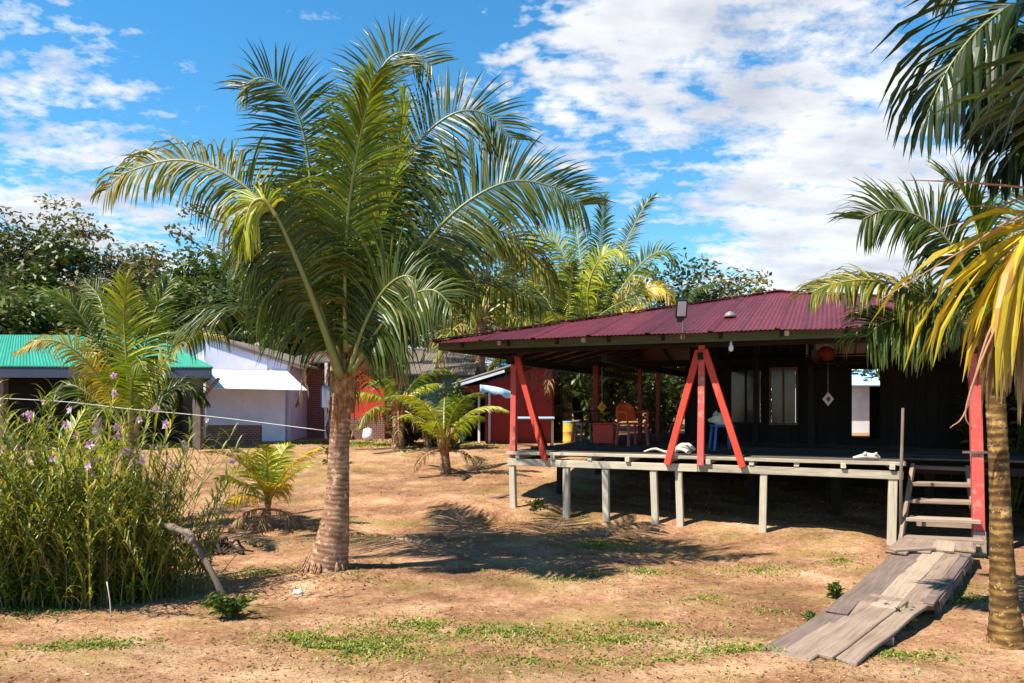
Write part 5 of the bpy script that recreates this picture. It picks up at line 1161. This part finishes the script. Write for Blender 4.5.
# ------------------------------------------------------------------ light
SUN_EL = 57.; sd = V((.865, .50, 0)).normalized()
sun = bpy.data.lights.new('sun', 'SUN'); sun.energy = 5.0; sun.angle = R(.53); sun.color = (1, .925, .80)
so_ = bpy.data.objects.new('sun', sun); COL.objects.link(so_)
dirv = V((sd.x * math.cos(R(SUN_EL)), sd.y * math.cos(R(SUN_EL)), -math.sin(R(SUN_EL))))
so_.rotation_euler = dirv.to_track_quat('-Z', 'Y').to_euler(); so_.location = (-20, -15, 30)
w = bpy.data.worlds.new('World'); sc.world = w; w.use_nodes = True; t = w.node_tree; t.nodes.clear()
class WN(N):
    def __init__(s): s.t = t; s.n = t.nodes
n = WN()
sky = n.new('ShaderNodeTexSky'); sky.sky_type = 'NISHITA'; sky.sun_disc = False; sky.sun_elevation = R(SUN_EL); sky.sun_rotation = math.atan2(-sd.x, -sd.y)
sky.air_density = .9; sky.dust_density = .0; sky.ozone_density = 2.5; sky.altitude = 200
hs = n.new('ShaderNodeHueSaturation'); hs.inputs['Hue'].default_value = .488; hs.inputs['Saturation'].default_value = 1.3; hs.inputs['Value'].default_value = 1.65; n.l(sky.outputs[0], hs.inputs['Color'])
g = n.new('ShaderNodeTexCoord').outputs['Generated']
sx = n.new('ShaderNodeSeparateXYZ'); n.l(g, sx.inputs[0])
zc = n.math('ADD', n.math('MAXIMUM', sx.outputs[2], 0.), .22)
cb = n.new('ShaderNodeCombineXYZ'); n.l(n.math('DIVIDE', sx.outputs[0], zc), cb.inputs[0]); n.l(n.math('DIVIDE', sx.outputs[1], zc), cb.inputs[1])
cp = cb.outputs[0]
c1 = n.noise(n.scale(cp, (1.1, 1.35, 1)), 3.2, 9, .62); c2 = n.noise(n.scale(cp, (1, 1.15, 1)), 15., 6, .6)
den = n.math('ADD', n.math('MULTIPLY', c1, .56), n.math('MULTIPLY', c2, .44))
def lobe(px, py, sharp, amt):
    d = V(((px - 512) / F, 1, (HY - py) / F)).normalized()
    v = n.new('ShaderNodeVectorMath'); v.operation = 'DOT_PRODUCT'; n.l(g, v.inputs[0]); v.inputs[1].default_value = d
    nv = n.math('POWER', n.math('MAXIMUM', v.outputs['Value'], 0.), sharp); return n.math('MULTIPLY', nv, amt)
for L_ in ((640, 50, 60, .15), (790, 95, 80, .13), (560, 20, 110, .06), (880, 262, 90, .23), (760, 280, 160, .08), (60, 78, 300, .065), (20, 8, 300, .055), (110, 268, 90, .15), (30, 205, 200, .06), (250, 215, 120, .05), (200, 90, 90, -.03), (420, 60, 90, -.05), (640, 215, 150, -.05)):
    den = n.math('ADD', den, lobe(*L_))
def mr(v, a, b, c, d):
    q = n.new('ShaderNodeMapRange'); q.interpolation_type = 'SMOOTHSTEP'; n.l(v, q.inputs[0])
    for i, k in enumerate((a, b, c, d)): q.inputs[i + 1].default_value = k
    return q.outputs[0]
den = n.math('SUBTRACT', den, n.math('ADD', mr(sx.outputs[2], .5, .85, 0., .12), mr(sx.outputs[1], .25, -.3, 0., .1)))  # clouds thinned overhead and behind the camera to lower ambient light
zenith_dim = mr(sx.outputs[2], .48, .95, 1., .5)  # unseen upper sky dimmed toward the zenith to cut ambient light
cm = n.ramp(den, [(.575, (0, 0, 0)), (.62, (.40, .40, .40)), (.70, (.96, .96, .96))])
shade = n.ramp(n.noise(n.scale(cp, (1, 1.4, 1)), 3.5, 5), [(.3, (4.3, 4.6, 5.3)), (.62, (7.6, 7.7, 7.8))])
WHITE = n.mix(1., shade, (1., 1., 1.), 'MULTIPLY')
dc = n.new('ShaderNodeCombineXYZ'); [n.l(zenith_dim, dc.inputs[i]) for i in range(3)]
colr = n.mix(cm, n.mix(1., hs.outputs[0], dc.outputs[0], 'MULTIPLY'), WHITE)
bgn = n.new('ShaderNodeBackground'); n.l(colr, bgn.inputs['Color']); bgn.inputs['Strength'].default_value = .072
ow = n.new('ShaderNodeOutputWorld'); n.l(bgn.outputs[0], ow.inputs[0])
vs_ = sc.view_settings; vs_.view_transform = 'Standard'; vs_.look = 'None'; vs_.exposure = 1.0; vs_.gamma = 1; vs_.use_curve_mapping = False
sc.cycles.max_bounces = 6; sc.cycles.diffuse_bounces = 2; sc.cycles.use_denoising = True
